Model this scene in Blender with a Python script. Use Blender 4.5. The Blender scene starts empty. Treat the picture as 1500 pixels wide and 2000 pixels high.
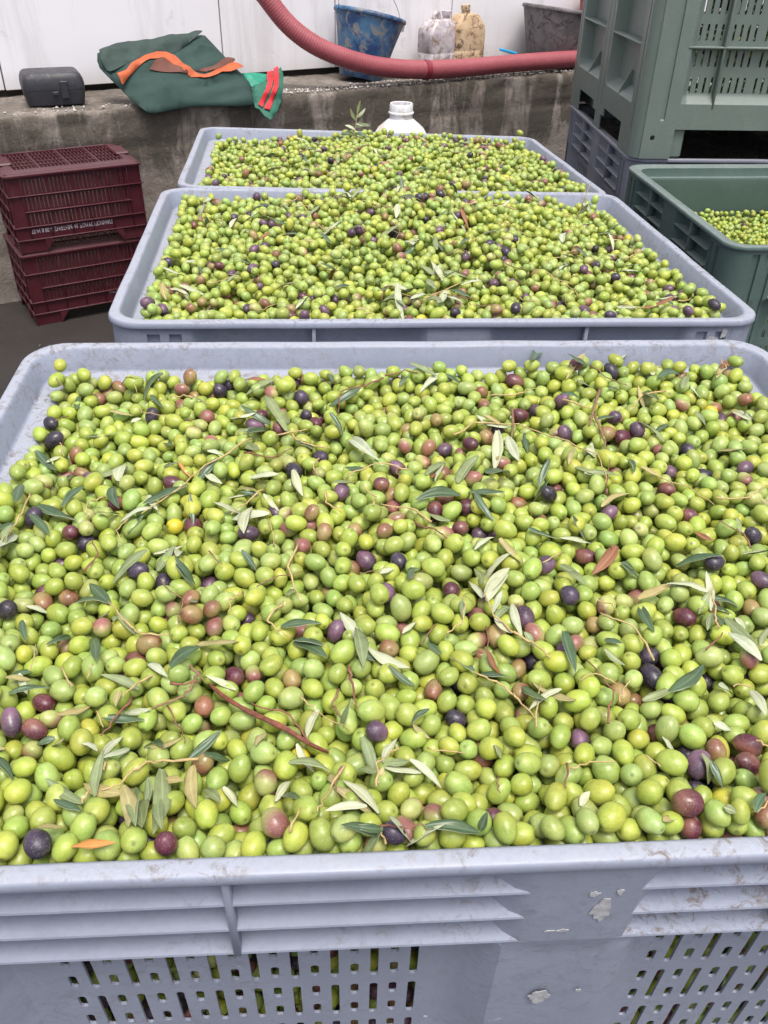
import bpy, math, random, time
import numpy as np
from mathutils import Vector, Matrix, noise
from mathutils.geometry import delaunay_2d_cdt

random.seed(7)
rng = np.random.default_rng(11)
sc = bpy.context.scene
COL = sc.collection

# ------------------------------------------------------------------ camera, sky, sun, exposure
F_PX, PITCH, ROLL = 1661.1, 0.6154, 0.0198
CAM = np.array([0.0, 0.0, 1.3748])
_f = np.array([0, math.cos(PITCH), -math.sin(PITCH)])
_r = np.array([1.0, 0, 0]); _u = np.cross(_r, _f)
CR = math.cos(ROLL) * _r + math.sin(ROLL) * _u
CU = -math.sin(ROLL) * _r + math.cos(ROLL) * _u
CF = _f
cam_d = bpy.data.cameras.new('camera'); cam = bpy.data.objects.new('camera', cam_d); COL.objects.link(cam)
cam_d.sensor_fit = 'VERTICAL'; cam_d.sensor_height = 24.0; cam_d.lens = F_PX / 2000 * 24.0
cam_d.clip_start = 0.02; cam_d.clip_end = 500
cam.matrix_world = Matrix(((CR[0], CU[0], -CF[0], CAM[0]), (CR[1], CU[1], -CF[1], CAM[1]), (CR[2], CU[2], -CF[2], CAM[2]), (0, 0, 0, 1)))
sc.camera = cam

SUN_EL, SUN_AZ = math.radians(70), math.radians(160)      # azimuth: from +Y towards +X
w = bpy.data.worlds.new('World'); sc.world = w; w.use_nodes = True
nt = w.node_tree; nt.nodes.clear()
sky = nt.nodes.new('ShaderNodeTexSky'); sky.sky_type = 'NISHITA'; sky.sun_disc = False
sky.sun_elevation = SUN_EL; sky.sun_rotation = SUN_AZ; sky.dust_density = 4.0; sky.air_density = 1.0; sky.ozone_density = 1.0
hs = nt.nodes.new('ShaderNodeHueSaturation'); hs.inputs['Saturation'].default_value = 0.45
bg = nt.nodes.new('ShaderNodeBackground'); bg.inputs['Strength'].default_value = 0.125
wo = nt.nodes.new('ShaderNodeOutputWorld')
nt.links.new(sky.outputs[0], hs.inputs['Color']); nt.links.new(hs.outputs[0], bg.inputs['Color']); nt.links.new(bg.outputs[0], wo.inputs[0])
sl = bpy.data.lights.new('sun', 'SUN'); so = bpy.data.objects.new('sun', sl); COL.objects.link(so)
sl.energy = 1.5; sl.angle = math.radians(24); sl.color = (1.0, 0.96, 0.9)
so.location = (0, 0, 8)
sd = Vector((math.sin(SUN_AZ) * math.cos(SUN_EL), math.cos(SUN_AZ) * math.cos(SUN_EL), math.sin(SUN_EL)))
so.rotation_euler = sd.to_track_quat('Z', 'Y').to_euler()
sc.view_settings.view_transform = 'Standard'; sc.view_settings.look = 'None'
sc.view_settings.exposure = 1.0; sc.view_settings.gamma = 1.0; sc.view_settings.use_curve_mapping = False
try:
    sc.cycles.use_denoising = True; sc.cycles.max_bounces = 7; sc.cycles.diffuse_bounces = 4
except Exception: pass

# ------------------------------------------------------------------ helpers
def ray(px, py):
    return CF + (px - 750) / F_PX * CR - (py - 1000) / F_PX * CU
def at_z(px, py, z):
    d = ray(px, py); return CAM + d * (z - CAM[2]) / d[2]
def on_plane(px, py, p0, n):
    d = ray(px, py); return CAM + d * (np.dot(np.array(p0) - CAM, n) / np.dot(d, n))
def project(P):
    Q = np.atleast_2d(P) - CAM; z = Q @ CF
    return np.stack([750 + F_PX * (Q @ CR) / z, 1000 - F_PX * (Q @ CU) / z, z], -1)

def mesh_from(name, verts, faces, mats=(), smooth=True, sharp=35, fmat=None):
    me = bpy.data.meshes.new(name)
    me.from_pydata([tuple(map(float, v)) for v in verts], [], faces)
    for m in mats: me.materials.append(m)
    if fmat is not None: me.polygons.foreach_set('material_index', fmat)
    if me.validate(): print('fixed mesh', name)
    if smooth:
        me.polygons.foreach_set('use_smooth', [True] * len(me.polygons))
        if sharp: me.set_sharp_from_angle(angle=math.radians(sharp))
    me.update()
    return me
def add(name, me, parent=None, loc=None, rot=None):
    o = bpy.data.objects.new(name, me); COL.objects.link(o)
    if parent: o.parent = parent
    if loc is not None: o.location = loc
    if rot is not None: o.rotation_euler = rot
    return o
def tag(o, label=None, cat=None, group=None, kind=None):
    if label: o['label'] = label
    if cat: o['category'] = cat
    if group: o['group'] = group
    if kind: o['kind'] = kind
    return o
def thing(name, label, cat, mw=None, group=None):
    o = bpy.data.objects.new(name, None); COL.objects.link(o)
    o.empty_display_size = 0.1
    if mw is not None: o.matrix_world = mw
    return tag(o, label, cat, group)
class MB:
    def __init__(s): s.v = []; s.f = []
    def add(s, V, Fc, M=None):
        b = len(s.v)
        if M is not None: V = [M @ Vector(v) for v in V]
        s.v += [tuple(v) for v in V]; s.f += [tuple(b + i for i in f) for f in Fc]; return s
    def box(s, x0, x1, y0, y1, z0, z1, M=None, bev=0.0):
        if bev <= 0:
            V = [(x, y, z) for z in (z0, z1) for y in (y0, y1) for x in (x0, x1)]
            Fc = [(0, 2, 3, 1), (4, 5, 7, 6), (0, 1, 5, 4), (2, 6, 7, 3), (0, 4, 6, 2), (1, 3, 7, 5)]
            return s.add(V, Fc, M)
        b = bev; rings = []
        for (z, i) in ((z0, b), (z0 + b, 0), (z1 - b, 0), (z1, b)):
            r = [(x0 + i + b * (i == 0), y0 + i), (x1 - i - b * (i == 0), y0 + i), (x1 - i, y0 + i + b * (i == 0)), (x1 - i, y1 - i - b * (i == 0)),
                 (x1 - i - b * (i == 0), y1 - i), (x0 + i + b * (i == 0), y1 - i), (x0 + i, y1 - i - b * (i == 0)), (x0 + i, y0 + i + b * (i == 0))]
            rings.append([(x, y, z) for x, y in r])
        return s.loft(rings, cap=True, M=M)
    def loft(s, rings, closed=True, cap=False, M=None):
        n = len(rings[0]); V = [p for r in rings for p in r]; Fc = []
        m = n if closed else n - 1
        for k in range(len(rings) - 1):
            for i in range(m):
                a, b_ = k * n + i, k * n + (i + 1) % n
                Fc.append((a, b_, b_ + n, a + n))
        if cap:
            Fc.append(tuple(range(n))[::-1]); Fc.append(tuple(range((len(rings) - 1) * n, len(rings) * n)))
        return s.add(V, Fc, M)
    def tube(s, pts, rad, n=8, cap=True):
        pts = [Vector(p) for p in pts]; rings = []
        if not hasattr(rad, '__len__'): rad = [rad] * len(pts)
        up = None
        for i, p in enumerate(pts):
            t = (pts[min(i + 1, len(pts) - 1)] - pts[max(i - 1, 0)]).normalized()
            if up is None: up = t.orthogonal().normalized()
            up = (up - t * up.dot(t))
            up = up.normalized() if up.length > 1e-6 else t.orthogonal().normalized()
            bi = t.cross(up)
            rings.append([tuple(p + (up * math.cos(a) + bi * math.sin(a)) * rad[i]) for a in (2 * math.pi * k / n for k in range(n))])
        return s.loft(rings, cap=cap)
    def lathe(s, prof, n=32, M=None, cap=False):
        rings = [[(r * math.cos(2 * math.pi * k / n), r * math.sin(2 * math.pi * k / n), z) for k in range(n)] for r, z in prof]
        return s.loft(rings, cap=cap, M=M)
    def mesh(s, name, mat, smooth=True, sharp=35):
        return mesh_from(name, s.v, s.f, [mat] if mat else [], smooth, sharp)
    def build(s, name, mat, parent=None, **k):
        return add(name, s.mesh(name, mat, **k), parent)

def catmull(pts, n=8):
    P = [Vector(p) for p in pts]; P = [P[0] * 2 - P[1]] + P + [P[-1] * 2 - P[-2]]; out = []
    for i in range(1, len(P) - 2):
        for k in range(n):
            t = k / n; a, b, c, d = P[i - 1], P[i], P[i + 1], P[i + 2]
            out.append(0.5 * ((2 * b) + (c - a) * t + (2 * a - 5 * b + 4 * c - d) * t * t + (3 * b - a - 3 * c + d) * t ** 3))
    out.append(P[-2]); return out
def rrect(hw, hd, r, z, n=6):
    out = []
    for cx, cy, a0 in ((hw - r, -hd + r, -90), (hw - r, hd - r, 0), (-hw + r, hd - r, 90), (-hw + r, -hd + r, 180)):
        for k in range(n + 1):
            a = math.radians(a0 + 90 * k / n); out.append((cx + r * math.cos(a), cy + r * math.sin(a), z))
    return out

# ------------------------------------------------------------------ materials
def nodes(name):
    m = bpy.data.materials.new(name); m.use_nodes = True; t = m.node_tree; t.nodes.clear()
    o = t.nodes.new('ShaderNodeOutputMaterial'); p = t.nodes.new('ShaderNodeBsdfPrincipled'); t.links.new(p.outputs[0], o.inputs[0])
    return m, t, p
def N(t, ty, **k):
    n = t.nodes.new(ty)
    for a, b in k.items():
        if a in n.inputs: n.inputs[a].default_value = b
        else: setattr(n, a, b)
    return n
def coords(t, scale=(1, 1, 1), kind='Object'):
    if kind == 'World':
        c = N(t, 'ShaderNodeNewGeometry').outputs['Position']
    else: c = N(t, 'ShaderNodeTexCoord').outputs[kind]
    mp = N(t, 'ShaderNodeMapping'); mp.inputs['Scale'].default_value = scale; t.links.new(c, mp.inputs[0]); return mp.outputs[0]
def tex(t, co, scale, detail=4, rough=0.55, dist=0.0):
    n = N(t, 'ShaderNodeTexNoise', Scale=scale, Detail=detail, Roughness=rough, Distortion=dist); t.links.new(co, n.inputs['Vector']); return n.outputs['Fac']
def ramp(t, fac, stops):
    r = N(t, 'ShaderNodeValToRGB'); e = r.color_ramp.elements
    while len(e) < len(stops): e.new(0.5)
    for x, (p, c) in zip(e, stops):
        x.position = p; x.color = (c, c, c, 1) if not hasattr(c, '__len__') else (*c, 1)
    t.links.new(fac, r.inputs[0]); return r.outputs[0]
def mix(t, fac, a, b, mode='MIX'):
    m = N(t, 'ShaderNodeMix', data_type='RGBA', blend_type=mode)
    for s, v in ((0, fac), (6, a), (7, b)):
        if hasattr(v, 'is_linked') or isinstance(v, bpy.types.NodeSocket): t.links.new(v, m.inputs[s])
        else: m.inputs[s].default_value = v if s == 0 else ((*v, 1) if len(v) == 3 else v)
    return m.outputs[2]
def math_(t, op, a, b=None):
    m = N(t, 'ShaderNodeMath', operation=op)
    for s, v in ((0, a), (1, b)):
        if v is None: continue
        if isinstance(v, bpy.types.NodeSocket): t.links.new(v, m.inputs[s])
        else: m.inputs[s].default_value = v
    return m.outputs[0]
def bump(t, p, h, strength, dist):
    b = N(t, 'ShaderNodeBump', Strength=strength, Distance=dist); t.links.new(h, b.inputs['Height']); t.links.new(b.outputs[0], p.inputs['Normal'])

def plastic(name, col, dirt=(0.20, 0.14, 0.10), amt=0.5, rough=0.45, scuff=None, up=0.6, pale=0.0):
    m, t, p = nodes(name)
    co = coords(t, kind='World')
    n1 = tex(t, co, 5.5, 6, 0.7); n2 = tex(t, co, 62, 7, 0.78, 0.9); n3 = tex(t, co, 190, 4)
    c = mix(t, ramp(t, n1, [(0.3, 0.0), (0.7, 1.0)]), [x * 0.88 for x in col], [min(1, x * 1.08) for x in col])
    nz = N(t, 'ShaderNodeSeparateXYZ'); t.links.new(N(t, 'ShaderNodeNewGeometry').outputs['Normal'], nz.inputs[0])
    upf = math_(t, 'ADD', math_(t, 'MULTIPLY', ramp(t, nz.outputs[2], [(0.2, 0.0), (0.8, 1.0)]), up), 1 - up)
    c = mix(t, math_(t, 'MULTIPLY', math_(t, 'MULTIPLY', ramp(t, nz.outputs[2], [(0.75, 0.0), (0.97, 1.0)]), ramp(t, n2, [(0.25, 0.35), (0.6, 1.0)])), pale), c, [x * .55 + .24 for x in col])  # upward faces paler: overhead light painted into the colour, along with wear
    d = math_(t, 'MULTIPLY', ramp(t, n2, [(0.50, 0.0), (0.63, 1.0)]), ramp(t, n1, [(0.42, 0.10), (0.58, 1.0)]))
    d = math_(t, 'MULTIPLY', math_(t, 'MULTIPLY', d, upf), amt)
    c = mix(t, d, c, dirt)
    c = mix(t, math_(t, 'MULTIPLY', ramp(t, n3, [(0.35, 1.0), (0.6, 0.0)]), 0.10), c, [x * 0.5 for x in col])
    sc1 = tex(t, coords(t, (1.0, 9.0, 9.0), 'World'), 9, 3, 0.6, 1.2); ln = ramp(t, math_(t, 'ABSOLUTE', math_(t, 'SUBTRACT', sc1, 0.5)), [(0.0, 1.0), (0.006, 0.0)])
    c = mix(t, math_(t, 'MULTIPLY', math_(t, 'MULTIPLY', ln, ramp(t, n1, [(0.5, 0.0), (0.6, 1.0)])), 0.35), c, [min(1, x * 1.5 + .05) for x in col])
    if scuff:
        s = ramp(t, tex(t, coords(t, (1, 1, 0.5), 'World'), 24, 6, 0.8, 1.5), [(0.665, 0.0), (0.70, 1.0)])
        c = mix(t, math_(t, 'MULTIPLY', s, 0.6), c, scuff)
    t.links.new(c, p.inputs['Base Color'])
    t.links.new(ramp(t, n1, [(0.3, rough - 0.1), (0.7, rough + 0.12)]), p.inputs['Roughness'])
    p.inputs['Specular IOR Level'].default_value = 0.4
    bump(t, p, mix(t, 0.5, n2, n3), 0.25, 0.0012)
    return m
def simple(name, col, rough=0.5, var=0.25, scale=30, metal=0.0, bmp=0.2, dist=0.001):
    m, t, p = nodes(name); co = coords(t, kind='World'); n = tex(t, co, scale, 5, 0.65)
    t.links.new(mix(t, ramp(t, n, [(0.25, 0.0), (0.75, 1.0)]), [x * (1 - var) for x in col], [min(1, x * (1 + var)) for x in col]), p.inputs['Base Color'])
    p.inputs['Roughness'].default_value = rough; p.inputs['Metallic'].default_value = metal
    bump(t, p, n, bmp, dist); return m

M_grey = plastic('grey_blue_plastic', (0.234, 0.255, 0.326), dirt=(0.115, 0.085, 0.065), amt=0.9, pale=0.05, scuff=(0.62, 0.60, 0.60))
M_rim = plastic('scuffed_lit_rim_plastic', (0.234, 0.255, 0.326), dirt=(0.115, 0.085, 0.065), amt=0.9, pale=0.7, scuff=(0.62, 0.60, 0.60))  # scuffed rim, its level tops also brightened in colour as if lit from above
M_grey_shaded = plastic('shaded_grey_plastic', (0.155, 0.165, 0.205), amt=0.4, pale=0.6)  # grey plastic with the shade under the tall bin put into its colour
M_green = plastic('green_plastic', (0.135, 0.168, 0.152), pale=0.5, dirt=(0.10, 0.10, 0.08), amt=0.5, up=0.2)
M_green2 = plastic('dark_green_plastic', (0.078, 0.118, 0.106), pale=0.5, dirt=(0.25, 0.30, 0.26), amt=0.25, up=0.3)
M_red = plastic('dark_red_plastic', (0.062, 0.009, 0.0145), pale=0.12, dirt=(0.10, 0.05, 0.045), amt=0.5, rough=0.42, up=0.3)
M_case = plastic('black_plastic', (0.026, 0.026, 0.033), dirt=(0.16, 0.145, 0.14), amt=0.8, rough=0.5)

# olive skin
def olive_mat():
    m, t, p = nodes('olive_skin'); co = coords(t, kind='World')
    a = N(t, 'ShaderNodeAttribute', attribute_name='olive_col').outputs['Color']
    n1 = tex(t, co, 110, 3, 0.6); n2 = tex(t, co, 700, 2, 0.5); n3 = tex(t, co, 200, 5, 0.75, 0.9)
    c = mix(t, 1.0, a, mix(t, ramp(t, n1, [(0.3, 0.0), (0.7, 1.0)]), (0.80, 0.86, 0.74), (1.14, 1.10, 1.20)), 'MULTIPLY')
    c = mix(t, math_(t, 'MULTIPLY', ramp(t, n2, [(0.58, 0.0), (0.68, 1.0)]), 0.36), c, mix(t, 0.40, a, (0.62, 0.66, 0.50)))
    bl = ramp(t, tex(t, co, 75, 5, 0.7, 0.5), [(0.48, 0.0), (0.66, 1.0)]); c = mix(t, math_(t, 'MULTIPLY', bl, 0.045), c, (0.50, 0.52, 0.50))
    sp = ramp(t, n3, [(0.62, 0.0), (0.67, 1.0)])
    c = mix(t, math_(t, 'MULTIPLY', sp, 0.65), c, mix(t, 0.65, a, (0.10, 0.055, 0.03)))
    t.links.new(c, p.inputs['Base Color'])
    t.links.new(ramp(t, n1, [(0.3, 0.26), (0.7, 0.48)]), p.inputs['Roughness'])
    p.inputs['Specular IOR Level'].default_value = 0.5
    h = math_(t, 'ADD', n1, math_(t, 'MULTIPLY', ramp(t, tex(t, co, 620, 1), [(0.66, 0.0), (0.74, 1.0)]), 0.35))
    bump(t, p, h, 0.35, 0.0012)
    return m
M_olive = olive_mat()

def leaf_mat(name, col, rough=0.45, var=0.3):
    m, t, p = nodes(name); co = coords(t, kind='World')
    n = tex(t, co, 45, 4, 0.6); n2 = tex(t, co, 420, 3)
    oi = N(t, 'ShaderNodeObjectInfo').outputs['Random']
    c = mix(t, ramp(t, n, [(0.3, 0.0), (0.7, 1.0)]), [x * (1 - var) for x in col], [x * (1 + var) for x in col])
    c = mix(t, math_(t, 'MULTIPLY', oi, 0.35), c, [col[0] * 1.25, col[1] * 1.05, col[2] * 0.75])
    c = mix(t, math_(t, 'MULTIPLY', ramp(t, n2, [(0.62, 0.0), (0.75, 1.0)]), 0.3), c, (0.14, 0.10, 0.05))
    md = math_(t, 'POWER', N(t, 'ShaderNodeAttribute', attribute_name='mid').outputs['Fac'], 5.0)
    c = mix(t, math_(t, 'MULTIPLY', md, 0.6), c, [min(1, x * 1.5 + .08) for x in col])
    t.links.new(c, p.inputs['Base Color']); p.inputs['Roughness'].default_value = rough
    bump(t, p, n2, 0.2, 0.0006); return m
LEAF_SC = 0.88
L_top = leaf_mat('leaf_green_top', (0.055, 0.095, 0.045), 0.35)
L_mid = leaf_mat('leaf_olive_green', (0.17, 0.21, 0.095), 0.45)
L_silver = leaf_mat('leaf_silver_underside', (0.36, 0.39, 0.265), 0.55, 0.18)
L_tan = leaf_mat('leaf_yellowed', (0.30, 0.26, 0.11), 0.55)
L_brown = leaf_mat('leaf_dry_brown', (0.20, 0.085, 0.04), 0.6)
L_orange = leaf_mat('leaf_orange', (0.42, 0.20, 0.05), 0.55)
TONES = {'d': (L_top, L_silver), 's': (L_silver, L_top), 'g': (L_mid, L_silver), 'y': (L_tan, L_mid), 'b': (L_brown, L_brown), 'o': (L_orange, L_brown)}
TONE_NAME = {'d': 'dark green', 's': 'silvery pale', 'g': 'grey green', 'y': 'yellowish tan', 'b': 'dry brown', 'o': 'orange brown'}
M_twig = simple('twig_bark', (0.20, 0.115, 0.06), 0.7, 0.4, 120)
M_twig_tan = simple('twig_tan', (0.42, 0.30, 0.13), 0.65, 0.3, 120)
M_twig_red = simple('twig_reddish', (0.19, 0.075, 0.045), 0.6, 0.4, 120)

# ------------------------------------------------------------------ ground
m, t, p = nodes('asphalt'); co = coords(t, kind='World')
n1 = tex(t, co, 2.2, 6, 0.7); n2 = tex(t, co, 120, 4, 0.7); n3 = tex(t, co, 18, 5, 0.75)
c = mix(t, ramp(t, n1, [(0.3, 0.0), (0.7, 1.0)]), (0.016, 0.013, 0.012), (0.034, 0.027, 0.024))
c = mix(t, math_(t, 'MULTIPLY', ramp(t, n2, [(0.62, 0.0), (0.72, 1.0)]), 0.5), c, (0.17, 0.15, 0.13))
c = mix(t, math_(t, 'MULTIPLY', ramp(t, n3, [(0.60, 0.0), (0.75, 1.0)]), 0.35), c, (0.10, 0.075, 0.055))
t.links.new(c, p.inputs['Base Color']); p.inputs['Roughness'].default_value = 0.6; bump(t, p, n2, 0.7, 0.004); M_ground = m
g = MB(); g.add([(-120, -120, 0), (120, -120, 0), (120, 120, 0), (-120, 120, 0)], [(0, 1, 2, 3)])
tag(g.build('ground', M_ground), 'dark stained asphalt yard under the bins and crates', None, None, 'structure')

# ------------------------------------------------------------------ concrete ledge and white panel wall
LZ = 0.705
WC = np.array([-1.489, 3.486, LZ]); WD = np.array([0.8565, 0.5161, 0.0]); WN = np.array([-WD[1], WD[0], 0.0])
WOFF = 0.45
MW = Matrix(((WD[0], WN[0], 0, WC[0]), (WD[1], WN[1], 0, WC[1]), (0, 0, 1, 0), (0, 0, 0, 1)))     # local: x along, y away, z up (0 = ground)
m, t, p = nodes('weathered_concrete'); co = coords(t)
sep = N(t, 'ShaderNodeSeparateXYZ'); t.links.new(N(t, 'ShaderNodeTexCoord').outputs['Object'], sep.inputs[0])
Z = sep.outputs[2]
n1 = tex(t, co, 3.0, 7, 0.7); n2 = tex(t, co, 45, 6, 0.75); n3 = tex(t, coords(t, (1, 1, 0.22)), 7, 6, 0.7, 0.6); n4 = tex(t, co, 11, 6, 0.8, 0.4)
c = mix(t, ramp(t, n1, [(0.3, 0.0), (0.7, 1.0)]), (0.145, 0.115, 0.090), (0.29, 0.25, 0.22))
c = mix(t, math_(t, 'MULTIPLY', ramp(t, n4, [(0.50, 0.0), (0.62, 1.0)]), 0.55), c, (0.29, 0.26, 0.24))
zz = math_(t, 'ADD', math_(t, 'ADD', Z, math_(t, 'MULTIPLY', ramp(t, sep.outputs[0], [(0.9, 0.0), (1.0, 1.0)]), 0.06)), math_(t, 'MULTIPLY', math_(t, 'SUBTRACT', n3, 0.5), 0.75))
stain = ramp(t, zz, [(0.42, 0.0), (0.55, 1.0)])
stain = math_(t, 'MULTIPLY', stain, ramp(t, n3, [(0.38, 0.0), (0.50, 1.0)]))
stain = math_(t, 'MULTIPLY', stain, ramp(t, Z, [(0.700, 1.0), (0.712, 0.15)]))
c = mix(t, math_(t, 'MULTIPLY', stain, 0.9), c, mix(t, n2, (0.032, 0.026, 0.020), (0.095, 0.078, 0.058)))
c = mix(t, ramp(t, n2, [(0.62, 0.0), (0.72, 0.7)]), c, (0.38, 0.355, 0.33))
c = mix(t, ramp(t, tex(t, co, 90, 3, 0.8), [(0.66, 0.0), (0.70, 0.8)]), c, (0.03, 0.027, 0.025))
t.links.new(c, p.inputs['Base Color']); p.inputs['Roughness'].default_value = 0.9
bump(t, p, mix(t, 0.5, n2, n4), 1.0, 0.012); M_conc = m

lw = thing('low_wall', 'weathered low concrete ledge wall with black stains behind the bins', 'wall', MW)
# front face + top as one displaced sheet: path (y,z) swept along x
X0, X1 = -1.2, 5.2
path = [(0.0, z) for z in np.linspace(-0.05, LZ - 0.015, 36)] + [(0.004, LZ - 0.006), (0.013, LZ)] + [(y, LZ) for y in np.linspace(0.03, WOFF + 0.06, 26)]
xs = np.linspace(X0, X1, 340); V = []; Fc = []
joints = [0.17, 0.36, 0.56]
for x in xs:
    for (y, z) in path:
        q = Vector((x * 6, y * 6, z * 6)); d1 = noise.fractal(q, 0.9, 2.1, 5) * 0.006; q2 = q * 7; d2 = noise.fractal(q2, 1, 2, 3) * 0.0028
        e = 1.0
        if z > LZ - 0.06 and y < 0.10: e = 2.4
        yy, zz_ = y, z
        if z < LZ - 0.016:
            jd = min(abs(z - (j + 0.012 * noise.noise(Vector((x * 1.5, j * 9, 0))))) for j in joints)
            yy = y + (d1 + d2) * e + (0.010 * math.exp(-(jd / 0.006) ** 2))
        else: zz_ = z + (d1 * 0.6 + d2 * 1.3) * e; yy = y + (d1 + d2) * 0.6
        V.append((x, yy, zz_))
n = len(path)
for i in range(len(xs) - 1):
    for j in range(n - 1):
        a = i * n + j; Fc.append((a, a + n, a + n + 1, a + 1))
add('wall_body', mesh_from('wall_body', V, Fc, [M_conc], True, None), lw)

# loose gravel crumbs along the ledge edge
gv = MB()
for k in range(1100):
    x = random.uniform(0.9, 3.6) if random.random() < 0.88 else random.uniform(-0.5, 0.9)
    y = random.uniform(0.006, 0.03) if random.random() < .35 else random.uniform(0.01, .12); s = random.uniform(0.002, 0.0075) * (1.4 if random.random() < .1 else 1)
    cpt = Vector((x, y, LZ + 0.004 + s * 0.3)); vs = [cpt + Vector((random.uniform(.6, 1.2) * dx, random.uniform(.6, 1.2) * dy, random.uniform(.5, 1) * dz)) * s for dx, dy, dz in ((1, 0, 0), (-1, 0, 0), (0, 1, 0), (0, -1, 0), (0, 0, 1), (0, 0, -1))]
    gv.add(vs, [(0, 2, 4), (2, 1, 4), (1, 3, 4), (3, 0, 4), (2, 0, 5), (1, 2, 5), (3, 1, 5), (0, 3, 5)])
M_grav = simple('pale_gravel', (0.42, 0.39, 0.36), 0.85, 0.75, 60)
go = gv.build('gravel', M_grav, smooth=False); go.matrix_world = MW
tag(go, 'pale gravel crumbs lying along the front edge of the ledge', None, None, 'stuff')

# white sheet panels
m, t, p = nodes('white_painted_sheet'); co = coords(t)
n1 = tex(t, co, 1.6, 5, 0.6); n3 = tex(t, coords(t, (1, 1, 0.12)), 5, 6, 0.7, 0.3); n4 = tex(t, co, 4.2, 7, 0.75, 0.3); n2 = tex(t, co, 60, 4)
sep = N(t, 'ShaderNodeSeparateXYZ'); t.links.new(N(t, 'ShaderNodeTexCoord').outputs['Object'], sep.inputs[0])
c = mix(t, n1, (0.72, 0.695, 0.73), (0.82, 0.80, 0.825))
c = mix(t, math_(t, 'MULTIPLY', ramp(t, n3, [(0.50, 0.0), (0.68, 1.0)]), 0.42), c, (0.40, 0.36, 0.34))
c = mix(t, math_(t, 'MULTIPLY', ramp(t, n4, [(0.60, 0.0), (0.70, 1.0)]), 0.45), c, (0.36, 0.32, 0.29))
low = ramp(t, math_(t, 'ADD', sep.outputs[2], math_(t, 'MULTIPLY', n3, 0.12)), [(0.74, 1.0), (0.86, 0.0)])
c = mix(t, math_(t, 'MULTIPLY', low, 0.45), c, (0.34, 0.29, 0.25))
t.links.new(c, p.inputs['Base Color']); p.inputs['Roughness'].default_value = 0.42
bump(t, p, n1, 0.3, 0.01); M_white = m
ww = thing('white_wall', 'white sheet panel wall with grimy streaks standing behind the ledge', 'wall', MW)
seams = [-1.2, 0.11, 1.09, 1.68, 2.36, 3.34, 4.32, 5.3]
for a, b in zip(seams[:-1], seams[1:]):
    k = MB(); k.box(a + 0.003, b - 0.003, WOFF, WOFF + 0.03, LZ + 0.028 + random.uniform(-.003, .003), 3.1, bev=0.002); k.build('panel', M_white, ww)
k = MB(); k.box(-1.2, 5.3, WOFF + 0.034, WOFF + 0.07, LZ - 0.03, 3.08); k.build('backing', simple('dark_backing', (0.035, 0.028, 0.024), 0.8), ww)

# ------------------------------------------------------------------ perforated wall builder
def grid_wall(us, zs, solid, depth, th):
    us = list(us); zs = list(zs); nu, nz = len(us), len(zs); V = []; 
    idx = {}
    def v(i, j, back):
        k = (i, j, back)
        if k not in idx:
            d = depth(us[i], zs[j]) + (th if back else 0); idx[k] = len(V); V.append((us[i], d, zs[j]))
        return idx[k]
    S = [[solid((us[i] + us[i + 1]) / 2, (zs[j] + zs[j + 1]) / 2) for j in range(nz - 1)] for i in range(nu - 1)]
    Fc = []
    for i in range(nu - 1):
        for j in range(nz - 1):
            if not S[i][j]: continue
            Fc.append((v(i, j, 0), v(i + 1, j, 0), v(i + 1, j + 1, 0), v(i, j + 1, 0)))
            Fc.append((v(i, j, 1), v(i, j + 1, 1), v(i + 1, j + 1, 1), v(i + 1, j, 1)))
            for di, dj, a, b in ((-1, 0, (i, j + 1), (i, j)), (1, 0, (i + 1, j), (i + 1, j + 1)), (0, -1, (i, j), (i + 1, j)), (0, 1, (i + 1, j + 1), (i, j + 1))):
                ii, jj = i + di, j + dj
                if ii < 0 or jj < 0 or ii >= nu - 1 or jj >= nz - 1 or not S[ii][jj]:
                    Fc.append((v(*a, 0), v(*a, 1), v(*b, 1), v(*b, 0)))
    # cut corners of small holes: little triangular prisms
    for i in range(nu - 1):
        for j in range(nz - 1):
            if S[i][j]: continue
            for di, dj, ci, cj in ((-1, -1, i, j), (1, -1, i + 1, j), (1, 1, i + 1, j + 1), (-1, 1, i, j + 1)):
                ii, jj = i + di, j + dj
                if 0 <= ii < nu - 1 and 0 <= jj < nz - 1 and S[ii][j] and S[i][jj]:
                    r = min(0.0024, 0.35 * abs(us[i + 1] - us[i]))
                    x, z = us[ci], zs[cj]; d = depth(x, z); b = len(V)
                    P = [(x, z), (x - di * r, z), (x, z - dj * r)]
                    for q in (0, 1):
                        for (px_, pz_) in P: V.append((px_, d + th * q, pz_))
                    tri = (b, b + 1, b + 2) if di * dj > 0 else (b, b + 2, b + 1)
                    Fc.append(tri); Fc.append((b + 1, b + 4, b + 5, b + 2) if di * dj < 0 else (b + 2, b + 5, b + 4, b + 1))
    return V, Fc
def sm(x, a, b):
    t_ = min(1, max(0, (x - a) / (b - a))); return t_ * t_ * (3 - 2 * t_)

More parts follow.
